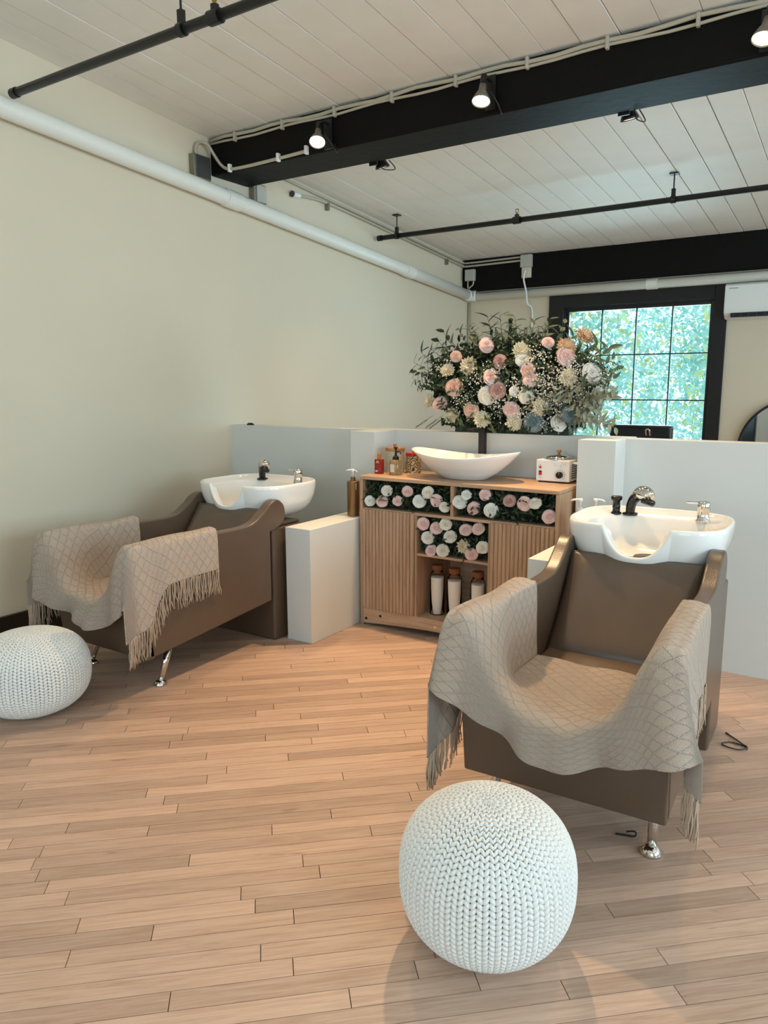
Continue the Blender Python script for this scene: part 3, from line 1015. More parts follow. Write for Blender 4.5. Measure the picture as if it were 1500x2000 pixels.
def make_chair(label, loc, rz, knob):
    t = thing('shampoo_chair', label, 'salon chair', loc, rz, 'shampoo chairs')
    so = side_outline()
    for s in (-1, 1):
        a, b = (s * 0.3275, s * 0.268)
        MB().prism(so if s > 0 else so[::-1], min(a, b), max(a, b), 'x').build('side_panel', 'leather', t, bevel=0.014, seg=3)
    # front panel, leaning out toward the top
    MB().prism([(0.0, 0.167), (-0.030, 0.40), (0.02, 0.40), (0.05, 0.167)], -0.3275, 0.3275, 'x').build('front_panel', 'leather', t, bevel=0.008)
    MB().prism([(0.05, 0.175), (0.05, 0.195), (0.875, 0.27), (0.875, 0.25)], -0.268, 0.268, 'x').build('underside', 'leather_dark', t)
    MB().box(-0.266, 0.266, -0.02, 0.70, 0.30, 0.425).build('seat_cushion', 'leather', t, bevel=0.03, seg=4)
    # backrest: padded sheet with soft side bolsters
    nu, nv = 28, 28
    vs, fs = [], []
    for j in range(nv + 1):
        v_ = j / nv
        for i in range(nu + 1):
            u_ = -1 + 2 * i / nu
            x = 0.262 * u_
            y = 0.60 + 0.30 * v_ + 0.03 * math.sin(v_ * math.pi)
            z = 0.40 + 0.362 * v_
            pad = 0.035 * (1 - abs(u_) ** 6) * (1 - abs(2 * v_ - 1) ** 10) + 0.022 * math.exp(-((abs(u_) - 0.78) / 0.16) ** 2) * math.sin(math.pi * min(1, v_ * 1.1)) ** 0.6
            vs.append((x, y - pad * 0.78, z + pad * 0.62 * (1 - 0.6 * v_)))
    w_ = nu + 1
    for j in range(nv):
        for i in range(nu):
            fs.append((j * w_ + i, j * w_ + i + 1, (j + 1) * w_ + i + 1, (j + 1) * w_ + i))
    nb = len(vs)
    # closed back
    border = [j * w_ for j in range(nv + 1)]
    vs += [(-0.262, 0.66, 0.36), (0.262, 0.66, 0.36), (0.262, 0.955, 0.70), (-0.262, 0.955, 0.70)]
    fs.append((nb, nb + 3, nb + 2, nb + 1))
    fs.append(tuple([nb + 3] + [nv * w_ + i for i in range(nu + 1)] + [nb + 2]))
    fs.append(tuple([nb + 1] + [i for i in range(nu, -1, -1)] + [nb]))
    fs.append(tuple([nb] + [j * w_ for j in range(nv + 1)] + [nb + 3]))
    fs.append(tuple([nb + 2] + [j * w_ + nu for j in range(nv, -1, -1)] + [nb + 1]))
    MB().add(vs, fs).build('backrest', 'leather', t, smooth=True)
    pd = MB().box(-0.318, 0.318, 0.905, 1.175, 0.0, 0.655).build('pedestal', 'leather', t, bevel=0.012, seg=3)
    MB().box(-0.30, 0.30, 0.93, 1.165, 0.655, 0.675).build('pedestal_top', 'leather_dark', pd, bevel=0.008)
    for s in (-1, 1):
        lg = MB().tube([(s * 0.262, 0.195, 0.20), (s * 0.270, 0.115, 0.018)], [0.021, 0.015], 16).build('leg', 'chrome', t, smooth=True)
        MB().lathe([(0.034, 0.0), (0.036, 0.006), (0.020, 0.022), (0.014, 0.026)], 24, (s * 0.270, 0.113, 0)).build('foot', 'chrome', lg, smooth=True)
    bs = make_basin(t)
    MB().lathe([(0.0, 0.722), (0.055, 0.723), (0.062, 0.708)], 24, (0.0, 1.11, 0)).build('drain_pad', 'leather_dark', bs, smooth=True)
    MB().box(-0.10, 0.12, 1.10, 1.30, 0.655, 0.685).build('basin_bracket', 'chrome', t, bevel=0.004)
    # hand sprayer
    sp_ = MB().lathe([(0.034, 0.0), (0.034, 0.008), (0.022, 0.012)], 20, (-0.13, 1.325, 0.862)).tube(bezier([(-0.13, 1.325, 0.868), (-0.128, 1.322, 0.90), (-0.115, 1.31, 0.932), (-0.098, 1.295, 0.952)], 5), [0.020 + 0.0003 * k for k in range(16)], 14).build('sprayer_base', 'blackgloss', t, smooth=True)
    MB().tube(bezier([(-0.105, 1.30, 0.945), (-0.085, 1.285, 0.967), (-0.055, 1.265, 0.970), (-0.03, 1.245, 0.955)], 5), [0.018, 0.021, 0.024, 0.026, 0.028, 0.030, 0.032, 0.034, 0.035, 0.035, 0.035, 0.034, 0.033, 0.031, 0.028, 0.024], 16).build('sprayer_head', 'chrome', sp_, smooth=True)
    o = MB().lathe([(0.030, 0.0), (0.033, 0.012), (0.028, 0.024)], 18).build('spray_face', 'blackgloss', sp_, smooth=True, loc=(-0.035, 1.25, 0.948))
    o.rotation_euler = (R(160), R(15), 0)
    if knob:
        MB().lathe([(0.024, 0.0), (0.024, 0.008), (0.017, 0.012), (0.017, 0.03), (0.019, 0.034), (0.016, 0.04), (0.017, 0.062), (0.024, 0.066), (0.026, 0.078), (0.022, 0.084), (0.0, 0.085)], 20, (-0.19, 1.31, 0.862)).build('vacuum_knob', 'blackgloss', t, smooth=True)
    tp = MB().lathe([(0.031, 0.0), (0.031, 0.006), (0.026, 0.010), (0.025, 0.05), (0.027, 0.054), (0.027, 0.080), (0.022, 0.088), (0.0, 0.09)], 22, (0.185, 1.30, 0.862)).build('mixer_tap', 'chrome', t, smooth=True)
    MB().prism([(0.17, 0.935), (0.20, 0.938), (0.20, 0.950), (0.115, 0.946), (0.105, 0.936)], 1.288, 1.312, 'y').build('tap_lever', 'chrome', tp, bevel=0.004)
    return t


CHAIR_L = make_chair('taupe leather shampoo chair along the plain beige wall', (-3.10, 2.185, 0), 0.0, False)
CHAIR_R = make_chair('taupe leather shampoo chair beside the tall partition with spray knob basin', (-0.735, 2.115, 0), R(1.7), True)

# ------------------------------------------------------------------ knitted throws


def resample(pts, n):
    P = np.array(pts, float)
    d = np.r_[0, np.cumsum(np.linalg.norm(np.diff(P, axis=0), axis=1))]
    s = np.linspace(0, d[-1], n)
    return np.stack([np.interp(s, d, P[:, i]) for i in range(P.shape[1])], 1), s


def sm(x):
    x = np.clip(x, 0, 1)
    return x * x * (3 - 2 * x)


def make_throw(label, loc, rz, seed, dl0, dl1, dr0, dr1, hem_c, mirror_pull):
    t = thing('knitted_throw', label, 'blanket', loc, rz, 'knitted throws')
    rg = np.random.default_rng(seed)
    ns, nt_ = 300, 190
    ys = []
    # rows: from the back edge to the front, then hanging
    Lback, Lhang = 0.52, 0.40
    rows = np.linspace(0, Lback + Lhang, nt_)
    V = np.zeros((nt_, ns, 3))
    UV = np.zeros((nt_, ns, 2))
    for j, tt in enumerate(rows):
        yf = 0.455 - min(tt, Lback)                    # local y on the chair
        hang = max(0.0, tt - Lback)
        b = float(sm((0.26 - yf) / 0.30))
        dl = dl0 + (dl1 - dl0) * float(sm((0.30 - yf) / 0.38))
        dr = dr0 + (dr1 - dr0) * float(sm((0.14 - yf) / 0.20))
        A = [(-0.345, 0.722 - dl), (-0.343, 0.70), (-0.325, 0.728), (-0.275, 0.728), (-0.258, 0.70), (-0.25, 0.47), (-0.225, 0.440), (0, 0.434),
             (0.225, 0.440), (0.25, 0.47), (0.258, 0.70), (0.275, 0.728), (0.325, 0.728), (0.343, 0.70), (0.345, 0.722 - dr)]
        B = [(-0.372, 0.722 - dl), (-0.358, 0.69), (-0.33, 0.730), (-0.285, 0.728), (-0.245, 0.66), (-0.19, 0.535), (-0.11, 0.465), (0, 0.450),
             (0.11, 0.465), (0.19, 0.535), (0.245, 0.66), (0.285, 0.728), (0.33, 0.730), (0.358, 0.69), (0.372, 0.722 - dr)]
        P = np.array(A) * (1 - b) + np.array(B) * b
        P = np.array(bezier([tuple(q) for q in P], 6))
        C_, s = resample(P, ns)
        x, z = C_[:, 0].copy(), C_[:, 1].copy()
        y = np.full(ns, yf)
        fold = 0.010 * np.sin(x * 17 + seed) + 0.006 * np.sin(x * 41 + 2 * seed)
        outer = np.clip((np.abs(x) - 0.335) / 0.03, 0, 1)
        # gentle ripples on the side drops
        x = x + np.sign(x) * outer * (0.010 * np.sin(yf * 28 + seed) * np.clip((0.70 - z) / 0.2, 0, 1) + 0.006)
        z = z + 0.004 * np.sin(x * 30 + yf * 17 + seed) * (1 - outer) * 0.8
        if hang > 0:
            # falls over the front edge
            hemz = hem_c + 0.95 * (x - 0.03) ** 2 + 0.018 * np.sin(x * 12 + seed)
            hemz = np.minimum(hemz, z - 0.03)
            k = hang / Lhang
            zz = z + (hemz - z) * k
            lip = 1 - np.exp(-hang / 0.03)
            y = y - 0.030 * lip - 0.040 * np.sin(k * 1.3) + (0.026 * np.sin(x * 21 + seed) + 0.012 * np.sin(x * 47 + 1.7 * seed)) * k
            x = x * (1 + 0.09 * k) + mirror_pull * k * 0.02
            z = zz
        V[j, :, 0], V[j, :, 1], V[j, :, 2] = x, y, z
        UV[j, :, 0] = s - s[-1] / 2
        UV[j, :, 1] = tt
    idx = np.arange(nt_ * ns).reshape(nt_, ns)
    F = np.stack([idx[:-1, :-1], idx[1:, :-1], idx[1:, 1:], idx[:-1, 1:]], -1).reshape(-1, 4)
    me = bpy.data.meshes.new('cloth')
    me.from_pydata(V.reshape(-1, 3).tolist(), [], F.tolist())
    uvl = me.uv_layers.new(name='UVMap')
    uvl.data.foreach_set('uv', UV.reshape(-1, 2)[F.reshape(-1)].astype('f').ravel())
    me.polygons.foreach_set('use_smooth', [True] * len(me.polygons))
    me.materials.append(M['throw'])
    o = bpy.data.objects.new('cloth', me)
    COL.objects.link(o)
    o.parent = t
    sd = o.modifiers.new('thickness', 'SOLIDIFY')
    sd.thickness = 0.006
    sd.offset = 1.0
    # fringe along both side hems
    for side, col in ((-1, 0), (1, ns - 1)):
        fb = MB()
        edge = V[:, col, :]
        nst = 150
        for k in range(nst):
            jj = int(k * (nt_ * 0.86) / nst)
            p0 = edge[jj] + rg.normal(0, 0.003, 3)
            ln = 0.125 * rg.uniform(0.85, 1.1)
            ph = rg.uniform(0, 6.28)
            pts = []
            for q in range(7):
                w_ = q / 6
                pts.append((p0[0] + side * 0.006 + 0.006 * math.sin(ph + w_ * 5) * w_, p0[1] + 0.010 * math.sin(ph * 1.7 + w_ * 4) * w_, p0[2] - ln * w_))
            fb.tube(pts, [0.0024, 0.0023, 0.0021, 0.0025, 0.0021, 0.0024, 0.0016], 5)
        tag(fb.build('fringe', 'fringe', t, smooth=True), kind='stuff')
    return t


make_throw('beige diamond-knit throw with fringe on the chair by the plain wall', (-3.10, 2.185, 0), 0.0, 3, 0.20, 0.36, 0.20, 0.38, 0.335, -1)
make_throw('beige diamond-knit throw with fringe on the chair beside tall partition', (-0.735, 2.115, 0), R(1.7), 5, 0.24, 0.44, 0.26, 0.36, 0.345, 1)

# ------------------------------------------------------------------ knitted poufs


def pouf_meshes():
    Rr, Hz, e = 0.225, 0.195, 0.80

    def surf(th, ph, off=0.0):
        s = math.sin(th) ** e
        c = math.copysign(abs(math.cos(th)) ** e, math.cos(th))
        return np.array([(Rr + off) * s * math.cos(ph), (Rr + off) * s * math.sin(ph), Hz + (Hz + off) * c])
    # inner body
    nb, mb_ = 48, 24
    vs, fs = [], []
    for i in range(mb_ + 1):
        th = max(1e-4, min(math.pi - 1e-4, math.pi * i / mb_))
        for k in range(nb):
            vs.append(surf(th, 2 * math.pi * k / nb, -0.013))
    for i in range(mb_):
        for k in range(nb):
            fs.append((i * nb + k, (i + 1) * nb + k, (i + 1) * nb + (k + 1) % nb, i * nb + (k + 1) % nb))
    inner = (vs, fs)
    # meridian arc length table
    ths = np.linspace(0.0001, math.pi - 0.0001, 800)
    pr = np.array([[(Rr) * math.sin(t) ** e, Hz + Hz * math.copysign(abs(math.cos(t)) ** e, math.cos(t))] for t in ths])
    arc = np.r_[0, np.cumsum(np.linalg.norm(np.diff(pr, axis=0), axis=1))]
    rows = 46
    NC = 46
    # unit ellipsoid
    eu, ev = 6, 5
    ell = [(0, 0, 1)]
    for i in range(1, ev):
        a = math.pi * i / ev
        for k in range(eu):
            b = 2 * math.pi * k / eu
            ell.append((math.sin(a) * math.cos(b), math.sin(a) * math.sin(b), math.cos(a)))
    ell.append((0, 0, -1))
    ell = np.array(ell)
    ef = []
    for k in range(eu):
        ef.append((0, 1 + k, 1 + (k + 1) % eu))
        ef.append((len(ell) - 1, 1 + (ev - 2) * eu + (k + 1) % eu, 1 + (ev - 2) * eu + k))
    for i in range(ev - 2):
        for k in range(eu):
            a, b = 1 + i * eu + k, 1 + i * eu + (k + 1) % eu
            ef.append((a, a + eu, b + eu))
            ef.append((a, b + eu, b))
    ef = np.array(ef)
    allv, allf = [], []
    n0 = 0
    dr = arc[-1] / rows
    for r_ in range(rows):
        sa = (r_ + 0.5) * dr
        th = float(np.interp(sa, arc, ths))
        rad = Rr * math.sin(th) ** e
        nc = NC
        if rad < 0.085:
            nc = NC // 2
        if rad < 0.035:
            nc = NC // 4
        if rad < 0.003:
            continue
        cw_ = 2 * math.pi * rad / nc
        for c_ in range(nc):
            ph = 2 * math.pi * c_ / nc
            p_ = surf(th, ph)
            tph = np.array([-math.sin(ph), math.cos(ph), 0])
            p2 = surf(min(th + 0.02, math.pi - 1e-4), ph)
            tm = p2 - p_
            tm /= np.linalg.norm(tm)
            nn_ = np.cross(tm, tph)
            if nn_ @ (p_ - np.array([0, 0, Hz])) < 0:
                nn_ = -nn_
            for sg in (-1, 1):
                ctr = p_ + tph * sg * cw_ * 0.25 - nn_ * 0.002
                ax = tm * 0.80 + tph * sg * 0.58
                ax /= np.linalg.norm(ax)
                sd_ = np.cross(nn_, ax)
                v3 = ctr + np.outer(ell[:, 2], ax) * dr * 0.80 + np.outer(ell[:, 0], sd_) * min(cw_ * 0.26, 0.0072) + np.outer(ell[:, 1], nn_) * 0.0095
                allv.append(v3)
                allf.append(ef + n0)
                n0 += len(ell)
    return inner, np.concatenate(allv), np.concatenate(allf)


inner, kv, kf = pouf_meshes()
me_in = bpy.data.meshes.new('pouf_body')
me_in.from_pydata([tuple(q) for q in inner[0]], [], inner[1])
me_in.materials.append(M['knit_white'])
me_in.polygons.foreach_set('use_smooth', [True] * len(me_in.polygons))
me_k = bpy.data.meshes.new('knit_stitches')
me_k.from_pydata(kv.tolist(), [], kf.tolist())
me_k.materials.append(M['knit_white'])
me_k.polygons.foreach_set('use_smooth', [True] * len(me_k.polygons))
for lab, loc, sc, rot in (('round white knitted pouf in front of the chair beside the tall partition', (-0.75, 1.63, 0.0), (1, 1, 1), (R(2), 0, 0.4)),
                          ('flattened white knitted pouf on floor by the dark baseboard', (-3.09, 1.80, 0.0), (1.09, 1.09, 0.935), (0, 0, 1.2))):
    t = thing('knitted_pouf', lab, 'pouf', loc, 0, 'knitted poufs')
    for nm, me in (('pouf_body', me_in), ('knit_stitches', me_k)):
        o = bpy.data.objects.new(nm, me)
        COL.objects.link(o)
        o.parent = t
        o.scale = sc
        o.rotation_euler = rot
        if nm == 'knit_stitches':
            o['kind'] = 'stuff'

# ------------------------------------------------------------------ oak cabinet
X0, X1, Y0, Y1 = -2.546, -1.306, 3.612, 4.04
cab = thing('oak_cabinet', 'oak sideboard with fluted doors and open cubbies below the vessel sink', 'cabinet', (X0, Y0, 0))
CWID = X1 - X0
DEP = Y1 - Y0


def cb(x0, x1, y0, y1, z0, z1, name, mat, bevel=0.0015):
    return MB().box(x0, x1, y0, y1, z0, z1).build(name, mat, cab, bevel=bevel, seg=1)


cb(0, CWID, -0.004, DEP, 0.899, 0.921, 'cabinet_top', 'oak_h', 0.003)
cb(0, 0.02, 0, DEP, 0, 0.899, 'side_panel', 'oak_v')
cb(CWID - 0.02, CWID, 0, DEP, 0, 0.899, 'side_panel', 'oak_v')
cb(0.02, CWID - 0.02, DEP - 0.01, DEP, 0.11, 0.899, 'back_panel', 'oak_h')
cb(0.02, CWID - 0.02, 0.004, DEP - 0.012, 0.712, 0.729, 'shelf', 'oak_h')
cb(0.612, 0.632, 0.002, DEP - 0.012, 0.729, 0.899, 'divider', 'oak_v')
cb(0.381, 0.396, 0.004, DEP - 0.012, 0.112, 0.712, 'divider', 'oak_v')
cb(0.846, 0.861, 0.004, DEP - 0.012, 0.112, 0.712, 'divider', 'oak_v')
cb(0.396, 0.846, 0.006, DEP - 0.012, 0.478, 0.492, 'shelf', 'oak_h')
cb(0.02, CWID - 0.02, 0.004, DEP - 0.012, 0.095, 0.112, 'bottom_panel', 'oak_h')
# arched base rail
rail = [(0.02, 0.012), (0.02, 0.108), (CWID - 0.02, 0.108), (CWID - 0.02, 0.012)] + [(CWID - 0.02 - (CWID - 0.04) * k / 16, 0.012 + 0.030 * math.sin(math.pi * k / 16)) for k in range(1, 16)]
br_ = MB().prism(rail[::-1], 0.002, 0.02, 'y').build('base_rail', 'oak_h', cab)
for hx, hz_ in ((0.04, 0.042), (0.143, 0.072), (0.609, 0.068), (1.09, 0.07), (1.19, 0.042)):
    MB().tube([(hx, 0.003, hz_), (hx, 0.0005, hz_)], 0.0085, 12).build('screw_hole', 'hole', br_)
MB().tube([(0.522, 0.003, 0.069), (0.522, 0.0, 0.069)], 0.008, 12).build('screw_cap', 'cream', br_)


def fluted_door(x0, x1, z0, z1):
    nfl = 15
    prof = []
    for i in range(nfl):
        a = x0 + (x1 - x0) * i / nfl
        b = x0 + (x1 - x0) * (i + 1) / nfl
        for q in range(6):
            s = q / 6
            prof.append((a + (b - a) * s, -0.003 - 0.010 * math.sin(math.pi * s) ** 0.6))
    prof.append((x1, -0.003))
    prof += [(x1, 0.016), (x0, 0.016)]
    return MB().prism(prof, z0, z1, 'z').build('fluted_door', 'oak_v', cab)


fluted_door(0.022, 0.380, 0.116, 0.722)
fluted_door(0.862, CWID - 0.022, 0.116, 0.722)

# ------------------------------------------------------------------ flowers


def petal_grid(nu, nv, f):
    vs = [f(i / nu, j / nv) for j in range(nv + 1) for i in range(nu + 1)]
    w = nu + 1
    fs = [(j * w + i, j * w + i + 1, (j + 1) * w + i + 1, (j + 1) * w + i) for j in range(nv) for i in range(nu)]
    return vs, fs


def rose_mesh(seed):
    rg = random.Random(seed)
    b = MB()
    # domed heart, then short petals packed over it, outer ones opening
    dome = [(1.0, -0.32), (0.98, -0.12), (0.86, 0.06), (0.70, 0.20), (0.54, 0.30), (0.38, 0.38), (0.22, 0.44), (0.08, 0.47), (0.0, 0.48)]
    b.lathe([(r_ * 0.86, z - 0.05) for r_, z in dome], 18)

    def dz(r_):
        rr = [q[0] for q in dome][::-1]
        zz = [q[1] for q in dome][::-1]
        return float(np.interp(r_, rr, zz))
    tiers = [(2, 0.09), (3, 0.19), (3, 0.31), (4, 0.44), (5, 0.58), (5, 0.73), (6, 0.88), (6, 1.0)]
    for ti, (n, rad) in enumerate(tiers):
        op = ti / 7.0
        for k in range(n):
            a0 = 2 * math.pi * (k + 0.5 * (ti % 2)) / n + rg.uniform(-.2, .2) + ti * 0.7
            half = math.pi / n * 1.22
            jit = rg.uniform(0.95, 1.05)

            def f(u, v, a0=a0, half=half, rad=rad, jit=jit, op=op):
                a = a0 + (u - 0.5) * 2 * half
                e = abs(2 * u - 1)
                r_ = rad * (0.80 + 0.08 * v) + (0.05 + 0.20 * op) * v ** 2 + 0.06 * (u - 0.5)
                z = dz(rad * 0.9) - 0.10 + (0.20 + 0.03 * (1 - op)) * v * (1 - 0.35 * e ** 3) - 0.16 * op * v ** 2
                r_ *= jit
                return (r_ * math.cos(a), r_ * math.sin(a), z)
            b.add(*petal_grid(6, 4, f))
    me = bpy.data.meshes.new('rose')
    me.from_pydata([tuple(q) for q in b.v], [], b.f)
    me.materials.append(None)
    me.polygons.foreach_set('use_smooth', [True] * len(me.polygons))
    return me


def dahlia_mesh(seed):
    rg = random.Random(seed)
    b = MB()
    for ti, (n, rad, z0, up) in enumerate([(7, 0.28, 0.30, 0.35), (10, 0.52, 0.22, 0.30), (13, 0.78, 0.10, 0.22), (15, 1.0, 0.0, 0.10)]):
        for k in range(n):
            a = 2 * math.pi * (k + 0.5 * (ti % 2)) / n + rg.uniform(-.1, .1)
            ln = rad * rg.uniform(0.88, 1.1)
            wd = 0.13 + 0.04 * ti

            def f(u, v, a=a, ln=ln, wd=wd, z0=z0, up=up):
                w = wd * math.sin(math.pi * min(1, 0.12 + v * 0.88)) ** 0.7 * (2 * u - 1)
                r_ = 0.05 + ln * v
                z = z0 * 0.4 + up * v - 0.25 * up * v * v * 2 + 0.10 * (2 * u - 1) ** 2
                return (r_ * math.cos(a) - w * math.sin(a), r_ * math.sin(a) + w * math.cos(a), z)
            b.add(*petal_grid(2, 4, f))
    me = bpy.data.meshes.new('dahlia')
    me.from_pydata([tuple(q) for q in b.v], [], b.f)
    me.materials.append(None)
    me.polygons.foreach_set('use_smooth', [True] * len(me.polygons))
    return me


def leaf_sprig_mesh(kind, seed):
    rg = random.Random(seed)
    b = MB()
    if kind == 'broad':
        n, ll, lw = 7, 0.060, 0.021
        H_ = 0.15
    else:
        n, ll, lw = 14, 0.016, 0.009
        H_ = 0.17
    b.tube([(0, 0, -0.05), (0.006, 0, H_ * 0.5), (0, 0.004, H_)], [0.0018, 0.0015, 0.0008], 5)
    for i in range(n):
        z = H_ * (0.15 + 0.85 * i / (n - 1))
        for s in ((-1, 1) if kind != 'broad' else ((1,) if i % 2 else (-1,))):
            a = rg.uniform(-0.7, 0.7) + (math.pi if s < 0 else 0)
            el = rg.uniform(0.35, 0.9)
            d = Vector((math.cos(a) * math.cos(el), math.sin(a) * math.cos(el), math.sin(el)))
            sd = d.cross(Vector((0, 0, 1))).normalized()
            up = sd.cross(d)
            L_ = ll * rg.uniform(0.75, 1.15)
            base = Vector((0, 0, z))

            def f(u, v):
                w = lw * math.sin(math.pi * (0.06 + 0.94 * v) ** (0.8)) * (2 * u - 1) * 0.5 * 2 * 0.5
                q = base + d * (L_ * v) + sd * w * 1.1 - up * (0.25 * L_ * v * v) + up * abs(2 * u - 1) * 0.002
                return tuple(q)
            b.add(*petal_grid(2, 4, f))
    me = bpy.data.meshes.new(kind + '_sprig')
    me.from_pydata([tuple(q) for q in b.v], [], b.f)
    me.materials.append(None)
    return me


ROSES = [rose_mesh(s) for s in (1, 2, 3)]
DAHLIAS = [dahlia_mesh(s) for s in (1, 2)]
BROAD = [leaf_sprig_mesh('broad', s) for s in (1, 2, 3)]
EUCA = [leaf_sprig_mesh('fine', s) for s in (4, 5, 6)]


def put(name, me, mat, parent, loc, direction, size, roll=None):
    o = bpy.data.objects.new(name, me)
    COL.objects.link(o)
    o.parent = parent
    o.material_slots[0].link = 'OBJECT'
    o.material_slots[0].material = M[mat]
    q = Vector(direction).normalized().to_track_quat('Z', 'Y')
    q = q @ Matrix.Rotation(roll if roll is not None else random.uniform(0, 6.28), 3, 'Z').to_quaternion()
    o.rotation_mode = 'QUATERNION'
    o.rotation_quaternion = q
    o.location = loc
    o.scale = (size, size, size)
    return o


def leaf_mass(name, parent, mat, n, centre, rad, size, seed, box=None):
    v, f = leaf_cloud(n, centre, rad, size, seed)
    if box is not None:
        c = np.array(centre)
        rg = np.random.default_rng(seed + 1)
        cc = c + (rg.random((n, 3)) * 2 - 1) * np.array(box)
        v = v.reshape(-1, 4, 3)
        v = v - v.mean(1, keepdims=True) + cc[:, None, :]
        v = v.reshape(-1, 3)
    return tag(np_obj(name, v, f, mat, parent), kind='stuff')


CAMDIR = Vector((0.42, -0.88, 0.22))


def facing(spread=0.35):
    return (CAMDIR + Vector((random.uniform(-1, 1), random.uniform(-0.3, 0.3), random.uniform(-1, 1))) * spread).normalized()


def cubby(label, x0, x1, z0, z1, flowers, seed):
    t = thing('flower_garland', label, 'flowers', (X0 + (x0 + x1) / 2, Y0 + 0.16, z0), 0, 'flower garlands in the oak cabinet')
    w, h = (x1 - x0) / 2, (z1 - z0)
    leaf_mass('foliage', t, 'leaf_dark', int(5200 * (w * h) / 0.047), (0, -0.02, h / 2), (w, 0.1, h / 2), 0.017, seed, box=(w - 0.008, 0.115, h / 2 - 0.008))
    for k in range(int(26 * w / 0.3)):
        put('leaf_sprig', random.choice(EUCA), 'leaf_dark' if k % 3 else 'leaf_mid', t, (random.uniform(-w + 0.05, w - 0.05), -0.10, random.uniform(0.03, h - 0.07)), (random.uniform(-0.8, 0.8), -0.5, random.uniform(-0.35, 0.25)), 0.55)
    for (fx, fz, mat, sz, kind) in flowers:
        me = random.choice(ROSES) if kind == 'r' else random.choice(DAHLIAS)
        put('rose' if kind == 'r' else 'dahlia', me, mat, t, (fx - (x0 + x1) / 2, -0.145, fz - z0), facing(0.45), sz)
    return t


def cabpx(x, z):
    return x, z


# flower spots measured along the cabinet front (x from the left side, height)
def fl(lst):
    return lst


P_, W_, C__, D_, DU = 'rose_pink', 'rose_white', 'rose_cream', 'dahlia_cream', 'rose_dusty'
left_row = [(0.185, 0.842, C__, .031, 'r'), (0.066, 0.770, W_, .029, 'r'), (0.152, 0.776, P_, .033, 'r'), (0.258, 0.786, P_, .027, 'r'), (0.325, 0.846, P_, .030, 'r'),
            (0.405, 0.796, W_, .035, 'r'), (0.462, 0.850, C__, .032, 'r'), (0.520, 0.810, P_, .033, 'r'), (0.570, 0.778, C__, .029, 'r')]
right_row = [(0.665, 0.815, W_, .036, 'r'), (0.705, 0.856, W_, .026, 'r'), (0.818, 0.865, P_, .030, 'r'), (0.752, 0.785, P_, .034, 'r'), (0.855, 0.785, W_, .036, 'r'),
             (0.960, 0.845, DU, .031, 'r'), (1.045, 0.836, P_, .035, 'r'), (1.105, 0.845, C__, .031, 'r'), (1.183, 0.780, P_, .034, 'r')]
mid_row = [(0.432, 0.668, P_, .034, 'r'), (0.520, 0.652, P_, .034, 'r'), (0.580, 0.680, C__, .032, 'r'), (0.462, 0.590, W_, .034, 'r'), (0.608, 0.612, C__, .034, 'r'),
           (0.705, 0.662, P_, .034, 'r'), (0.780, 0.676, P_, .033, 'r'), (0.484, 0.518, P_, .032, 'r'), (0.562, 0.528, C__, .034, 'r'), (0.692, 0.568, D_, .042, 'd'),
           (0.742, 0.526, P_, .033, 'r'), (0.808, 0.572, C__, .032, 'r')]
cubby('white and pink roses in dark foliage filling the cubby beside the gold bottle', 0.022, 0.610, 0.731, 0.897, left_row, 11)
cubby('white and pink roses in dark foliage filling cubby below the wax warmer', 0.634, CWID - 0.022, 0.731, 0.897, right_row, 12)
cubby('pink and cream roses with one dahlia filling the middle cubby', 0.398, 0.844, 0.494, 0.710, mid_row, 13)

# the large arrangement on the partition
arr = thing('flower_arrangement', 'large arrangement of pink roses, cream dahlias and greenery on partition top', 'flowers', (-1.80, 4.12, PT + 0.012))
AC = (0.0, -0.02, 0.27)


def apx(px, py, dy=0.0):
    """spot on the arrangement face from a sketch grid 400 wide, 200 tall"""
    return ((px - 1000) / 400 * 1.285 + 0.0, dy, (760 - py) / 205 * 0.60 + 0.272)


def zpx(X, Y):
    return 780 + X * 0.30667, 630 + Y * 0.30667


leaf_mass('dark_foliage', arr, 'leaf_dark', 9000, (0, 0.0, 0.265), (0.53, 0.15, 0.255), 0.024, 21)
leaf_mass('olive_foliage', arr, 'leaf_mid', 4500, (0.0, -0.03, 0.29), (0.55, 0.17, 0.265), 0.022, 22)
leaf_mass('pale_foliage', arr, 'leaf_pale', 900, (0.36, -0.05, 0.20), (0.22, 0.15, 0.17), 0.026, 23)
leaf_mass('low_foliage', arr, 'leaf_dark', 1500, (0.0, -0.04, 0.045), (0.47, 0.09, 0.04), 0.022, 24)
roses_big = [(610, 175, 'rose_pink', .040), (1090, 255, 'rose_pink', .050), (665, 375, 'rose_pink', .044), (900, 390, 'rose_pink', .042), (885, 338, 'rose_peach', .038), (412, 440, 'rose_peach', .050),
             (300, 550, 'rose_pink', .044), (525, 585, 'rose_peach', .042), (785, 580, 'rose_pink', .042), (705, 460, 'rose_dusty', .044), (710, 280, 'rose_dusty', .038), (980, 170, 'rose_pink', .032),
             (410, 240, 'rose_peach', .032), (640, 490, 'rose_cream', .050), (880, 495, 'rose_cream', .040), (915, 655, 'leaf_blue', .052), (1060, 655, 'rose_white', .044), (845, 275, 'rose_white', .036),
             (1235, 355, 'rose_white', .050), (810, 467, 'rose_white', .028), (1120, 600, 'leaf_blue', .044)]
for (X, Y, mt_, sz) in roses_big:
    px, py = zpx(X, Y)
    x, _, z = apx(px, py)
    e_ = 1 - min(1, (x / 0.62) ** 2 + ((z - 0.27) / 0.33) ** 2)
    put('rose', random.choice(ROSES), mt_, arr, (x, -0.05 - 0.13 * max(0.1, e_) ** 0.5, z), facing(0.35) + Vector((x * 0.6, 0, (z - 0.25) * 0.8)), sz)
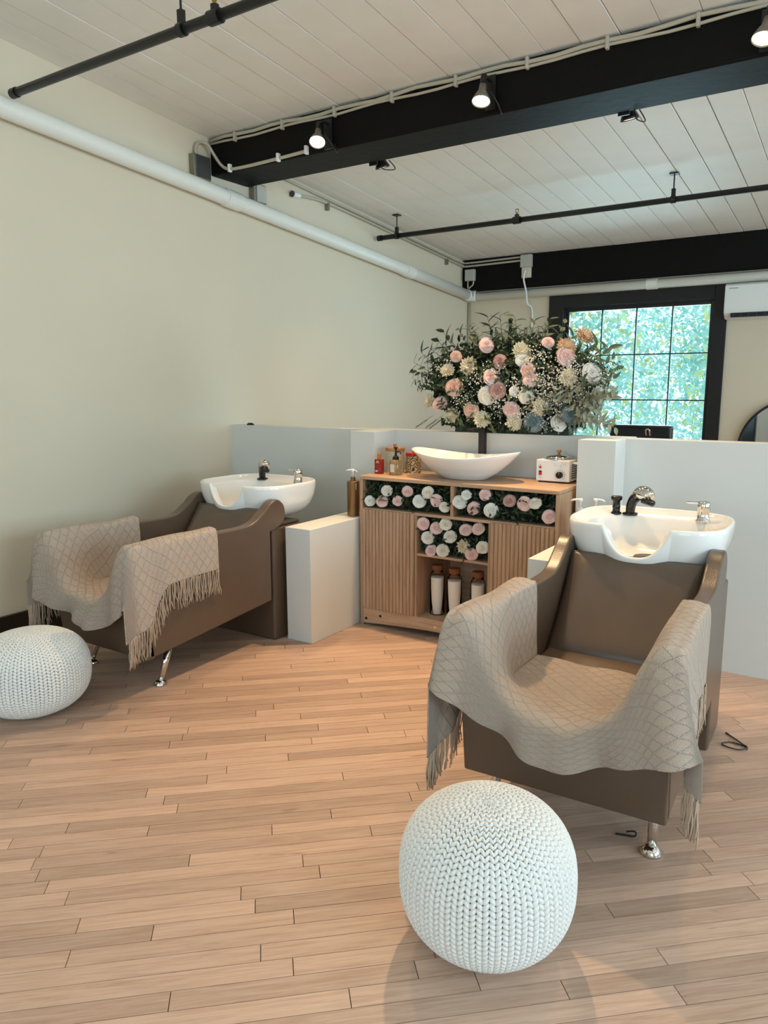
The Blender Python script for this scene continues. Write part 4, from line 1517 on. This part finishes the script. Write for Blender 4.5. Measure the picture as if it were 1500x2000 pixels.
dahl = [(510, 305, 'dahlia_cream', .056), (1110, 380, 'dahlia_cream', .056), (960, 560, 'dahlia_cream', .056), (595, 645, 'dahlia_cream', .056), (380, 630, 'dahlia_cream', .052), (800, 660, 'dahlia_cream', .054),
        (215, 530, 'dahlia_cream', .046), (1080, 200, 'dahlia_orange', .056), (1172, 140, 'dahlia_orange', .054), (830, 215, 'dahlia_cream', .050), (360, 330, 'dahlia_cream', .046), (1265, 480, 'rose_white', .044)]
for (X, Y, mt_, sz) in dahl:
    px, py = zpx(X, Y)
    x, _, z = apx(px, py)
    e_ = 1 - min(1, (x / 0.62) ** 2 + ((z - 0.27) / 0.33) ** 2)
    put('dahlia', random.choice(DAHLIAS), mt_, arr, (x, -0.05 - 0.13 * max(0.1, e_) ** 0.5, z), facing(0.3) + Vector((x * 0.6, 0, (z - 0.25) * 0.8)), sz)
for k in range(96):
    a = random.uniform(-0.25, math.pi + 0.25)
    rr = random.uniform(0.72, 1.0)
    x, z = 0.50 * rr * math.cos(a), 0.26 + 0.23 * rr * math.sin(a)
    d = Vector((math.cos(a) * 1.0, random.uniform(-0.5, 0.15), math.sin(a) * 0.8 + 0.25))
    right = x > 0.28
    mt_ = random.choice(('leaf_mid', 'leaf_dark', 'leaf_mid')) if not (right and z < 0.3) else random.choice(('leaf_pale', 'leaf_pale', 'leaf_mid'))
    if k % 2:
        put('leaf_sprig', random.choice(BROAD), mt_, arr, (x, random.uniform(-0.12, 0.05), z), d, random.uniform(0.75, 1.05))
    else:
        put('eucalyptus_sprig', random.choice(EUCA), mt_, arr, (x, random.uniform(-0.12, 0.05), z), d, random.uniform(0.7, 1.0))
for k in range(34):
    x, z = random.uniform(-0.48, 0.5), random.uniform(0.04, 0.44)
    put('leaf_sprig', random.choice(BROAD), random.choice(('leaf_mid', 'leaf_dark', 'leaf_pale' if x > 0.15 else 'leaf_mid')), arr, (x, -0.12, z), (random.uniform(-1, 1), -0.9, random.uniform(-0.6, 0.8)), 0.6)
for k in range(12):
    x = random.uniform(-0.5, 0.55)
    put('eucalyptus_sprig', random.choice(EUCA), 'leaf_dark' if x < 0.2 else 'leaf_blue', arr, (x, -0.12, 0.07), (x * 0.8, -0.6, -0.42), 0.6)
for k in range(20):
    a = math.pi * (0.04 + 0.92 * k / 19)
    x, z = 0.49 * math.cos(a), 0.27 + 0.21 * math.sin(a)
    put('leaf_sprig', BROAD[k % 3], 'leaf_mid', arr, (x, -0.03, z), (math.cos(a) * 0.9, random.uniform(-0.5, 0.0), 0.35 + math.sin(a) * 0.6), random.uniform(1.0, 1.3))
for k in range(12):
    put('leaf_sprig', BROAD[k % 3], 'leaf_pale', arr, (random.uniform(0.38, 0.52), random.uniform(-0.14, -0.04), random.uniform(0.06, 0.24)), (0.9, -0.5, random.uniform(-0.5, 0.4)), random.uniform(0.9, 1.15))
# baby's breath
gp = MB()
oct_v = [(1, 0, 0), (-1, 0, 0), (0, 1, 0), (0, -1, 0), (0, 0, 1), (0, 0, -1)]
oct_f = [(0, 2, 4), (2, 1, 4), (1, 3, 4), (3, 0, 4), (2, 0, 5), (1, 2, 5), (3, 1, 5), (0, 3, 5)]
for (X, Y, sx, sz, cnt) in ((1010, 400, 120, 90, 210), (830, 430, 90, 90, 110), (1130, 320, 120, 70, 150), (1020, 520, 90, 90, 130), (560, 390, 90, 80, 90), (480, 520, 90, 60, 60), (720, 560, 80, 90, 90), (860, 620, 80, 60, 90), (1180, 470, 60, 120, 110), (680, 330, 70, 60, 60), (920, 250, 90, 70, 80), (1000, 660, 80, 50, 80), (330, 300, 70, 70, 40)):
    for k in range(cnt):
        px, py = zpx(random.gauss(X, sx * 0.55), random.gauss(Y, sz * 0.55))
        x, _, z = apx(px, py)
        e_ = 1 - min(1, (x / 0.64) ** 2 + ((z - 0.27) / 0.34) ** 2)
        c = (x, -0.06 - 0.125 * max(0.0, e_) ** 0.5 + random.gauss(0, 0.012), z)
        s = random.uniform(0.003, 0.0058)
        gp.add([(c[0] + q[0] * s, c[1] + q[1] * s, c[2] + q[2] * s) for q in oct_v], oct_f)
tag(gp.build('baby_breath', 'gyp', arr), kind='stuff')
MB().box(-0.36, 0.36, -0.03, 0.05, -0.012, 0.03).build('flower_foam', 'leaf_dark', arr)

# ------------------------------------------------------------------ things on the cabinet top and half walls
ZC = 0.921
# vessel sink
t = thing('vessel_sink', 'white boat-shaped ceramic vessel sink standing on the oak cabinet', 'sink', (-1.94, 3.79, ZC))
n = 72
rings = []
for (s, z, inner_) in ((0.34, 0.0, 0), (0.42, 0.006, 0), (0.62, 0.045, 0), (0.82, 0.09, 0), (0.95, 0.125, 0), (1.0, 0.14, 0), (0.985, 0.143, 0), (0.96, 0.14, 1), (0.88, 0.11, 1), (0.70, 0.06, 1), (0.45, 0.028, 1), (0.12, 0.02, 1)):
    rg_ = []
    for k in range(n):
        th = 2 * math.pi * k / n
        lift = 0.036 * (math.cos(th) ** 2) * max(0, (z - 0.03) / 0.11)
        rg_.append((0.335 * s * math.cos(th), 0.178 * s * math.sin(th), z * 0.92 + lift))
    rings.append(rg_)
vs = [q for rg_ in rings for q in rg_]
fs = [(i * n + k, i * n + (k + 1) % n, (i + 1) * n + (k + 1) % n, (i + 1) * n + k) for i in range(len(rings) - 1) for k in range(n)]
fs += [tuple(range(n))[::-1], tuple(range((len(rings) - 1) * n, len(rings) * n))]
bw = MB().add(vs, fs).build('bowl', 'ceramic', t, smooth=True)
MB().lathe([(0.0, 0.022), (0.022, 0.023), (0.024, 0.019)], 20).build('drain', 'chrome', bw, smooth=True)

t = thing('basin_faucet', 'tall matte black faucet behind the vessel sink', 'faucet', (-1.925, 3.99, ZC))
MB().lathe([(0.028, 0.0), (0.028, 0.006), (0.022, 0.008)], 20).box(-0.019, 0.019, -0.019, 0.019, 0.006, 0.325).build('faucet_post', 'blackmatte', t, bevel=0.003)
MB().box(-0.02, 0.02, -0.165, -0.019, 0.272, 0.284).build('spout', 'blackmatte', t, bevel=0.003)

# wax warmer
t = thing('wax_warmer', 'white box wax warmer with red switch and metal lid on cabinet', 'wax warmer', (-1.45, 3.885, ZC))
bd = MB().box(-0.095, 0.095, 0, 0.155, 0.008, 0.125).build('housing', 'whiteplastic', t, bevel=0.004)
for sx in (-1, 1):
    for yy in (0.02, 0.135):
        MB().tube([(sx * 0.078, yy, 0), (sx * 0.078, yy, 0.01)], 0.009, 10).build('foot', 'blackmatte', t)
kb = MB().tube([(0.042, 0.002, 0.046), (0.042, -0.016, 0.046)], 0.0185, 24).build('dial_knob', 'blackgloss', t, bevel=0.002)
MB().box(0.0405, 0.0435, -0.0175, -0.015, 0.05, 0.063).build('dial_pointer', 'greymark', kb)
for k in range(11):
    a = R(-135 + 270 * k / 10)
    c = (0.042 + 0.027 * math.sin(a), 0.046 + 0.027 * math.cos(a))
    MB().box(c[0] - 0.0016, c[0] + 0.0016, -0.0012, 0.001, c[1] - 0.0016, c[1] + 0.0016).build('dial_mark', 'darkmark', t)
MB().tube([(-0.070, 0.001, 0.083), (-0.070, -0.005, 0.083)], 0.0065, 14).build('pilot_light', 'redlight', t)
sw = MB().box(-0.078, -0.062, -0.004, 0.001, 0.040, 0.064).build('power_switch', 'blackgloss', t, bevel=0.001)
MB().box(-0.0765, -0.0635, -0.007, -0.003, 0.042, 0.056).build('switch_rocker', 'redlight', sw, bevel=0.001)
for (mx_, mz_, s) in ((0.014, 0.099, 0.007), (0.052, 0.103, 0.009), (0.066, 0.106, 0.005), (0.048, 0.090, 0.006), (-0.070, 0.096, 0.003), (-0.070, 0.026, 0.006)):
    for (ax, az) in ((0, 1), (0.87, -0.5), (-0.87, -0.5)):
        MB().box(mx_ + ax * s - 0.0012, mx_ + ax * s + 0.0012, -0.0010, 0.001, mz_ + az * s - 0.0012, mz_ + az * s + 0.0012).build('printed_mark', 'darkmark', t)
for k in range(7):
    MB().box(0.0945, 0.0965, 0.03, 0.13, 0.025 + k * 0.012, 0.030 + k * 0.012).build('vent_slot', 'cable', t)
MB().lathe([(0.078, 0.0), (0.080, 0.004), (0.074, 0.007)], 32, (0.005, 0.078, 0.125)).build('pot_rim', 'chrome', t, smooth=True)
lid = MB().lathe([(0.072, 0.0), (0.072, 0.005), (0.05, 0.014), (0.02, 0.020), (0.0, 0.021)], 32, (0.005, 0.078, 0.132)).build('lid', 'chrome', t, smooth=True)
MB().lathe([(0.006, 0.0), (0.007, 0.008), (0.014, 0.016), (0.013, 0.022), (0.0, 0.026)], 16, (0.005, 0.078, 0.152)).build('lid_knob', 'goldcap', lid, smooth=True)
MB().box(0.095, 0.135, 0.05, 0.085, 0.102, 0.112).build('side_handle', 'whiteplastic', t, bevel=0.003)

# red bottle
t = thing('perfume_bottle', 'small square red glass bottle with orange cap on oak cabinet', 'bottle', (-2.496, 3.75, ZC))
MB().box(-0.027, 0.027, -0.016, 0.016, 0, 0.088).build('bottle_body', 'red', t, bevel=0.006, seg=3)
MB().tube([(0, 0, 0.088), (0, 0, 0.122)], 0.012, 18).build('cap', 'goldcap', t, bevel=0.002)
for (x0_, x1_, z0_, z1_) in ((-0.014, 0.010, 0.066, 0.070), (-0.010, 0.006, 0.072, 0.078), (-0.018, 0.000, 0.012, 0.022)):
    MB().box(x0_, x1_, -0.0168, -0.0158, z0_, z1_).build('printed_mark', 'lightmark', t)
MB().box(-0.026, -0.002, -0.0168, -0.0158, 0.026, 0.030).build('printed_band', 'darkmark', t)

# grid canister
t = thing('canister', 'cream grid-patterned canister with wooden knob lid behind the red bottle', 'canister', (-2.452, 3.86, ZC))
nseg = 40
gv, gf, guv = [], [], []
b = MB()
me = bpy.data.meshes.new('canister_body')
hh, rr = 0.135, 0.056
for j in (0, 1):
    for k in range(nseg + 1):
        a = 2 * math.pi * k / nseg
        gv.append((rr * math.cos(a), rr * math.sin(a), hh * j))
for k in range(nseg):
    gf.append((k, k + 1, nseg + 2 + k, nseg + 1 + k))
    guv += [(rr * 2 * math.pi * k / nseg, 0), (rr * 2 * math.pi * (k + 1) / nseg, 0), (rr * 2 * math.pi * (k + 1) / nseg, hh), (rr * 2 * math.pi * k / nseg, hh)]
me.from_pydata(gv, [], gf)
me.uv_layers.new(name='UVMap').data.foreach_set('uv', np.array(guv, 'f').ravel())
me.materials.append(M['gridjar'])
me.polygons.foreach_set('use_smooth', [True] * len(me.polygons))
o = bpy.data.objects.new('canister_body', me)
COL.objects.link(o)
o.parent = t
ld = MB().lathe([(0.0, 0.135), (0.058, 0.135), (0.060, 0.139), (0.060, 0.151), (0.057, 0.155), (0.0, 0.156)], 36).build('lid', 'woodlid', t, smooth=False, bevel=0)
MB().lathe([(0.009, 0.156), (0.008, 0.162), (0.012, 0.170), (0.011, 0.176), (0.0, 0.178)], 18).build('lid_knob', 'woodlid', ld, smooth=True)

# patterned tin
t = thing('canister', 'black floral patterned canister with red clasp lid beside the sink', 'canister', (-2.345, 3.90, ZC))
me = bpy.data.meshes.new('canister_body')
gv, gf, guv = [], [], []
hh, rr = 0.105, 0.048
for j in (0, 1):
    for k in range(nseg + 1):
        a = 2 * math.pi * k / nseg
        gv.append((rr * math.cos(a), rr * math.sin(a), hh * j))
for k in range(nseg):
    gf.append((k, k + 1, nseg + 2 + k, nseg + 1 + k))
    guv += [(rr * 2 * math.pi * k / nseg, 0), (rr * 2 * math.pi * (k + 1) / nseg, 0), (rr * 2 * math.pi * (k + 1) / nseg, hh), (rr * 2 * math.pi * k / nseg, hh)]
me.from_pydata(gv, [], gf)
me.uv_layers.new(name='UVMap').data.foreach_set('uv', np.array(guv, 'f').ravel())
me.materials.append(M['pattern'])
me.polygons.foreach_set('use_smooth', [True] * len(me.polygons))
o = bpy.data.objects.new('canister_body', me)
COL.objects.link(o)
o.parent = t
ld = MB().lathe([(0.0, 0.105), (0.046, 0.105), (0.047, 0.118), (0.044, 0.124), (0.0, 0.126)], 32).build('lid', 'redlight', t)
MB().tube(bezier([(0.02, -0.046, 0.10), (0.022, -0.052, 0.125), (0.02, -0.04, 0.138), (0.016, -0.02, 0.128)], 5), 0.003, 6).tube(bezier([(0.0, 0.0, 0.125), (0.01, 0.0, 0.145), (0.026, 0.0, 0.15), (0.03, 0.0, 0.128)], 5), 0.004, 6).build('wire_clasp', 'woodlid', ld, smooth=True)

# glass soap dispenser
t = thing('soap_dispenser', 'clear ribbed glass soap dispenser with black pump on oak cabinet', 'soap dispenser', (-2.378, 3.75, ZC))
nfl = 48
prof = [(0.036, 0.0), (0.038, 0.004), (0.038, 0.075), (0.030, 0.088), (0.016, 0.094)]
vs = []
for (r_, z) in prof:
    for k in range(nfl):
        a = 2 * math.pi * k / nfl
        rr = r_ * (1 + 0.012 * (1 if k % 2 else -1) * (1 if 0.002 < z < 0.08 else 0))
        vs.append((rr * math.cos(a), rr * math.sin(a), z))
fs = [(i * nfl + k, i * nfl + (k + 1) % nfl, (i + 1) * nfl + (k + 1) % nfl, (i + 1) * nfl + k) for i in range(len(prof) - 1) for k in range(nfl)]
fs += [tuple(range(nfl))[::-1], tuple(range((len(prof) - 1) * nfl, len(prof) * nfl))]
MB().add(vs, fs).build('bottle_body', 'soap', t, smooth=True)
MB().box(-0.014, 0.014, -0.0395, -0.0375, 0.02, 0.066).build('label', 'cream', t)
pm = MB().lathe([(0.019, 0.092), (0.019, 0.108), (0.013, 0.112), (0.007, 0.116), (0.005, 0.15), (0.010, 0.158), (0.016, 0.166), (0.0, 0.167)], 20).build('pump', 'blackgloss', t, smooth=True)
MB().tube(bezier([(0, 0, 0.128), (0.018, -0.006, 0.140), (0.038, -0.012, 0.138), (0.046, -0.014, 0.128)], 5), 0.0035, 8).build('pump_nozzle', 'blackgloss', pm, smooth=True)


def pump_bottle(name, label, loc, body, rad, hgt, square=False, marks=False, group=None, nozzle=(-1, -0.25)):
    t = thing(name, label, 'bottle', loc, 0, group)
    MB().lathe([(rad * 0.97, 0.0), (rad, 0.004), (rad, hgt - 0.004), (rad * 0.96, hgt), (rad * 0.4, hgt + 0.002)], 32).build('bottle_body', body, t, smooth=False, bevel=0.002)
    MB().lathe([(rad * 0.42, hgt + 0.002), (rad * 0.42, hgt + 0.024), (0.0, hgt + 0.024)], 24).build('collar', 'gold' if body == 'gold' else 'whiteplastic', t)
    pm_ = MB().lathe([(0.006, hgt + 0.024), (0.006, hgt + 0.055), (0.011, hgt + 0.060), (0.011, hgt + 0.072), (0.0, hgt + 0.074)], 18).build('pump', 'whiteplastic', t, smooth=True)
    a = Vector((nozzle[0], nozzle[1], 0)).normalized()
    MB().tube([(0, 0, hgt + 0.067), tuple(a * 0.03 + Vector((0, 0, hgt + 0.066))), tuple(a * 0.046 + Vector((0, 0, hgt + 0.060)))], [0.007, 0.0055, 0.004], 10).build('pump_nozzle', 'whiteplastic', pm_, smooth=True)
    if marks:
        d = Vector((0.45, -0.89, 0)).normalized()
        s = Vector((-d.y, d.x, 0)) * -1
        for k, (off, z0_, z1_, w_) in enumerate(((-0.022, 0.165, 0.205, 0.004), (-0.016, 0.072, 0.075, 0.012), (-0.016, 0.064, 0.066, 0.012), (-0.014, 0.056, 0.058, 0.014), (-0.018, 0.042, 0.048, 0.004))):
            dd_ = (d * math.sqrt(max(0, rad ** 2 - off ** 2)) + s * off)
            o_ = MB().box(-w_ / 2, w_ / 2, -0.0006, 0.0006, z0_, z1_).build('printed_mark', 'darkmark' if k else 'cream', t)
            o_.location = (dd_.x, dd_.y, 0)
            o_.rotation_euler = (0, 0, math.atan2(dd_.x, -dd_.y))
    return t


pump_bottle('shampoo_bottle', 'gold shampoo bottle with white pump on the half wall', (-2.632, 3.665, 0.661), 'gold', 0.037, 0.215, marks=True)
pump_bottle('shampoo_bottle', 'cream bottle with white pump behind the gold bottle on half wall', (-2.69, 3.755, 0.661), 'cream', 0.033, 0.20, nozzle=(1, -0.5))
pump_bottle('shampoo_bottle', 'dark bottle with white pump tucked behind basin by the oak cabinet', (-1.20, 3.62, 0.661), 'amber', 0.034, 0.155)
pump_bottle('shampoo_bottle', 'dark bottle with white pump behind basin nearest the tall partition', (-1.135, 3.66, 0.661), 'amber', 0.034, 0.155, nozzle=(1, 0.1))

# corked bottles in the cabinet
for k, (bx_, by_, lab, hh) in enumerate(((-2.078, 3.735, 'cork-stoppered glass bottle of white powder in cabinet, beside the left divider', 0.30), (-1.953, 3.715, 'cork-stoppered glass bottle of white powder in cabinet, in the middle', 0.30), (-1.803, 3.715, 'cork-stoppered glass bottle of white powder in cabinet, beside the right door', 0.295))):
    t = thing('corked_bottle', lab, 'bottle', (bx_, by_, 0.112), 0, 'corked bottles in the cabinet')
    MB().lathe([(0.0, 0.0), (0.040, 0.0), (0.043, 0.004), (0.043, 0.232), (0.038, 0.246), (0.031, 0.252), (0.031, 0.266), (0.029, 0.266), (0.029, 0.252), (0.036, 0.244), (0.041, 0.231), (0.041, 0.006), (0.0, 0.004)], 32).build('glass_body', 'jar', t, smooth=True)
    MB().lathe([(0.0, 0.005), (0.0405, 0.0065), (0.0405, 0.225), (0.0, 0.226)], 32).build('contents', 'milk', t, bevel=0.002)
    MB().lathe([(0.028, 0.250), (0.0285, 0.268), (0.033, 0.269), (0.033, 0.298), (0.0, 0.299)], 24).build('cork_stopper', 'cork', t)

# small things
t = tag(MB().box(-0.03, 0.03, -0.006, 0.006, 0, 0.010).box(-0.02, 0.02, -0.004, 0.004, 0.010, 0.016).build('hair_clip', 'blackmatte', None, loc=(-3.80, 4.02, PT)), 'small black hair clip lying on the partition by the left wall', 'hair clip')
t = thing('floor_cable', 'thin grey cable coiled on floor behind the shampoo chair', 'cable', (-0.36, 3.13, 0))
MB().tube([(0.045 * math.cos(a) + 0.004 * math.sin(3 * a), 0.03 * math.sin(a), 0.004 + 0.0006 * a) for a in np.linspace(0, 7.2, 40)] + [(0.0, 0.06, 0.006), (-0.05, 0.11, 0.004)], 0.0032, 6).build('cable_coil', 'cable', t, smooth=True)
t = tag(MB().tube(bezier([(-0.03, -0.01, 0.004), (0.0, 0.0, 0.004), (0.025, 0.008, 0.004), (0.03, 0.014, 0.012), (0.022, 0.016, 0.016), (0.0, 0.008, 0.012)], 5), 0.0028, 6).build('hair_pin', 'blackmatte', None, smooth=True, loc=(-0.56, 2.28, 0)), 'small black hair pin lying on floor under the shampoo chair', 'hair pin')
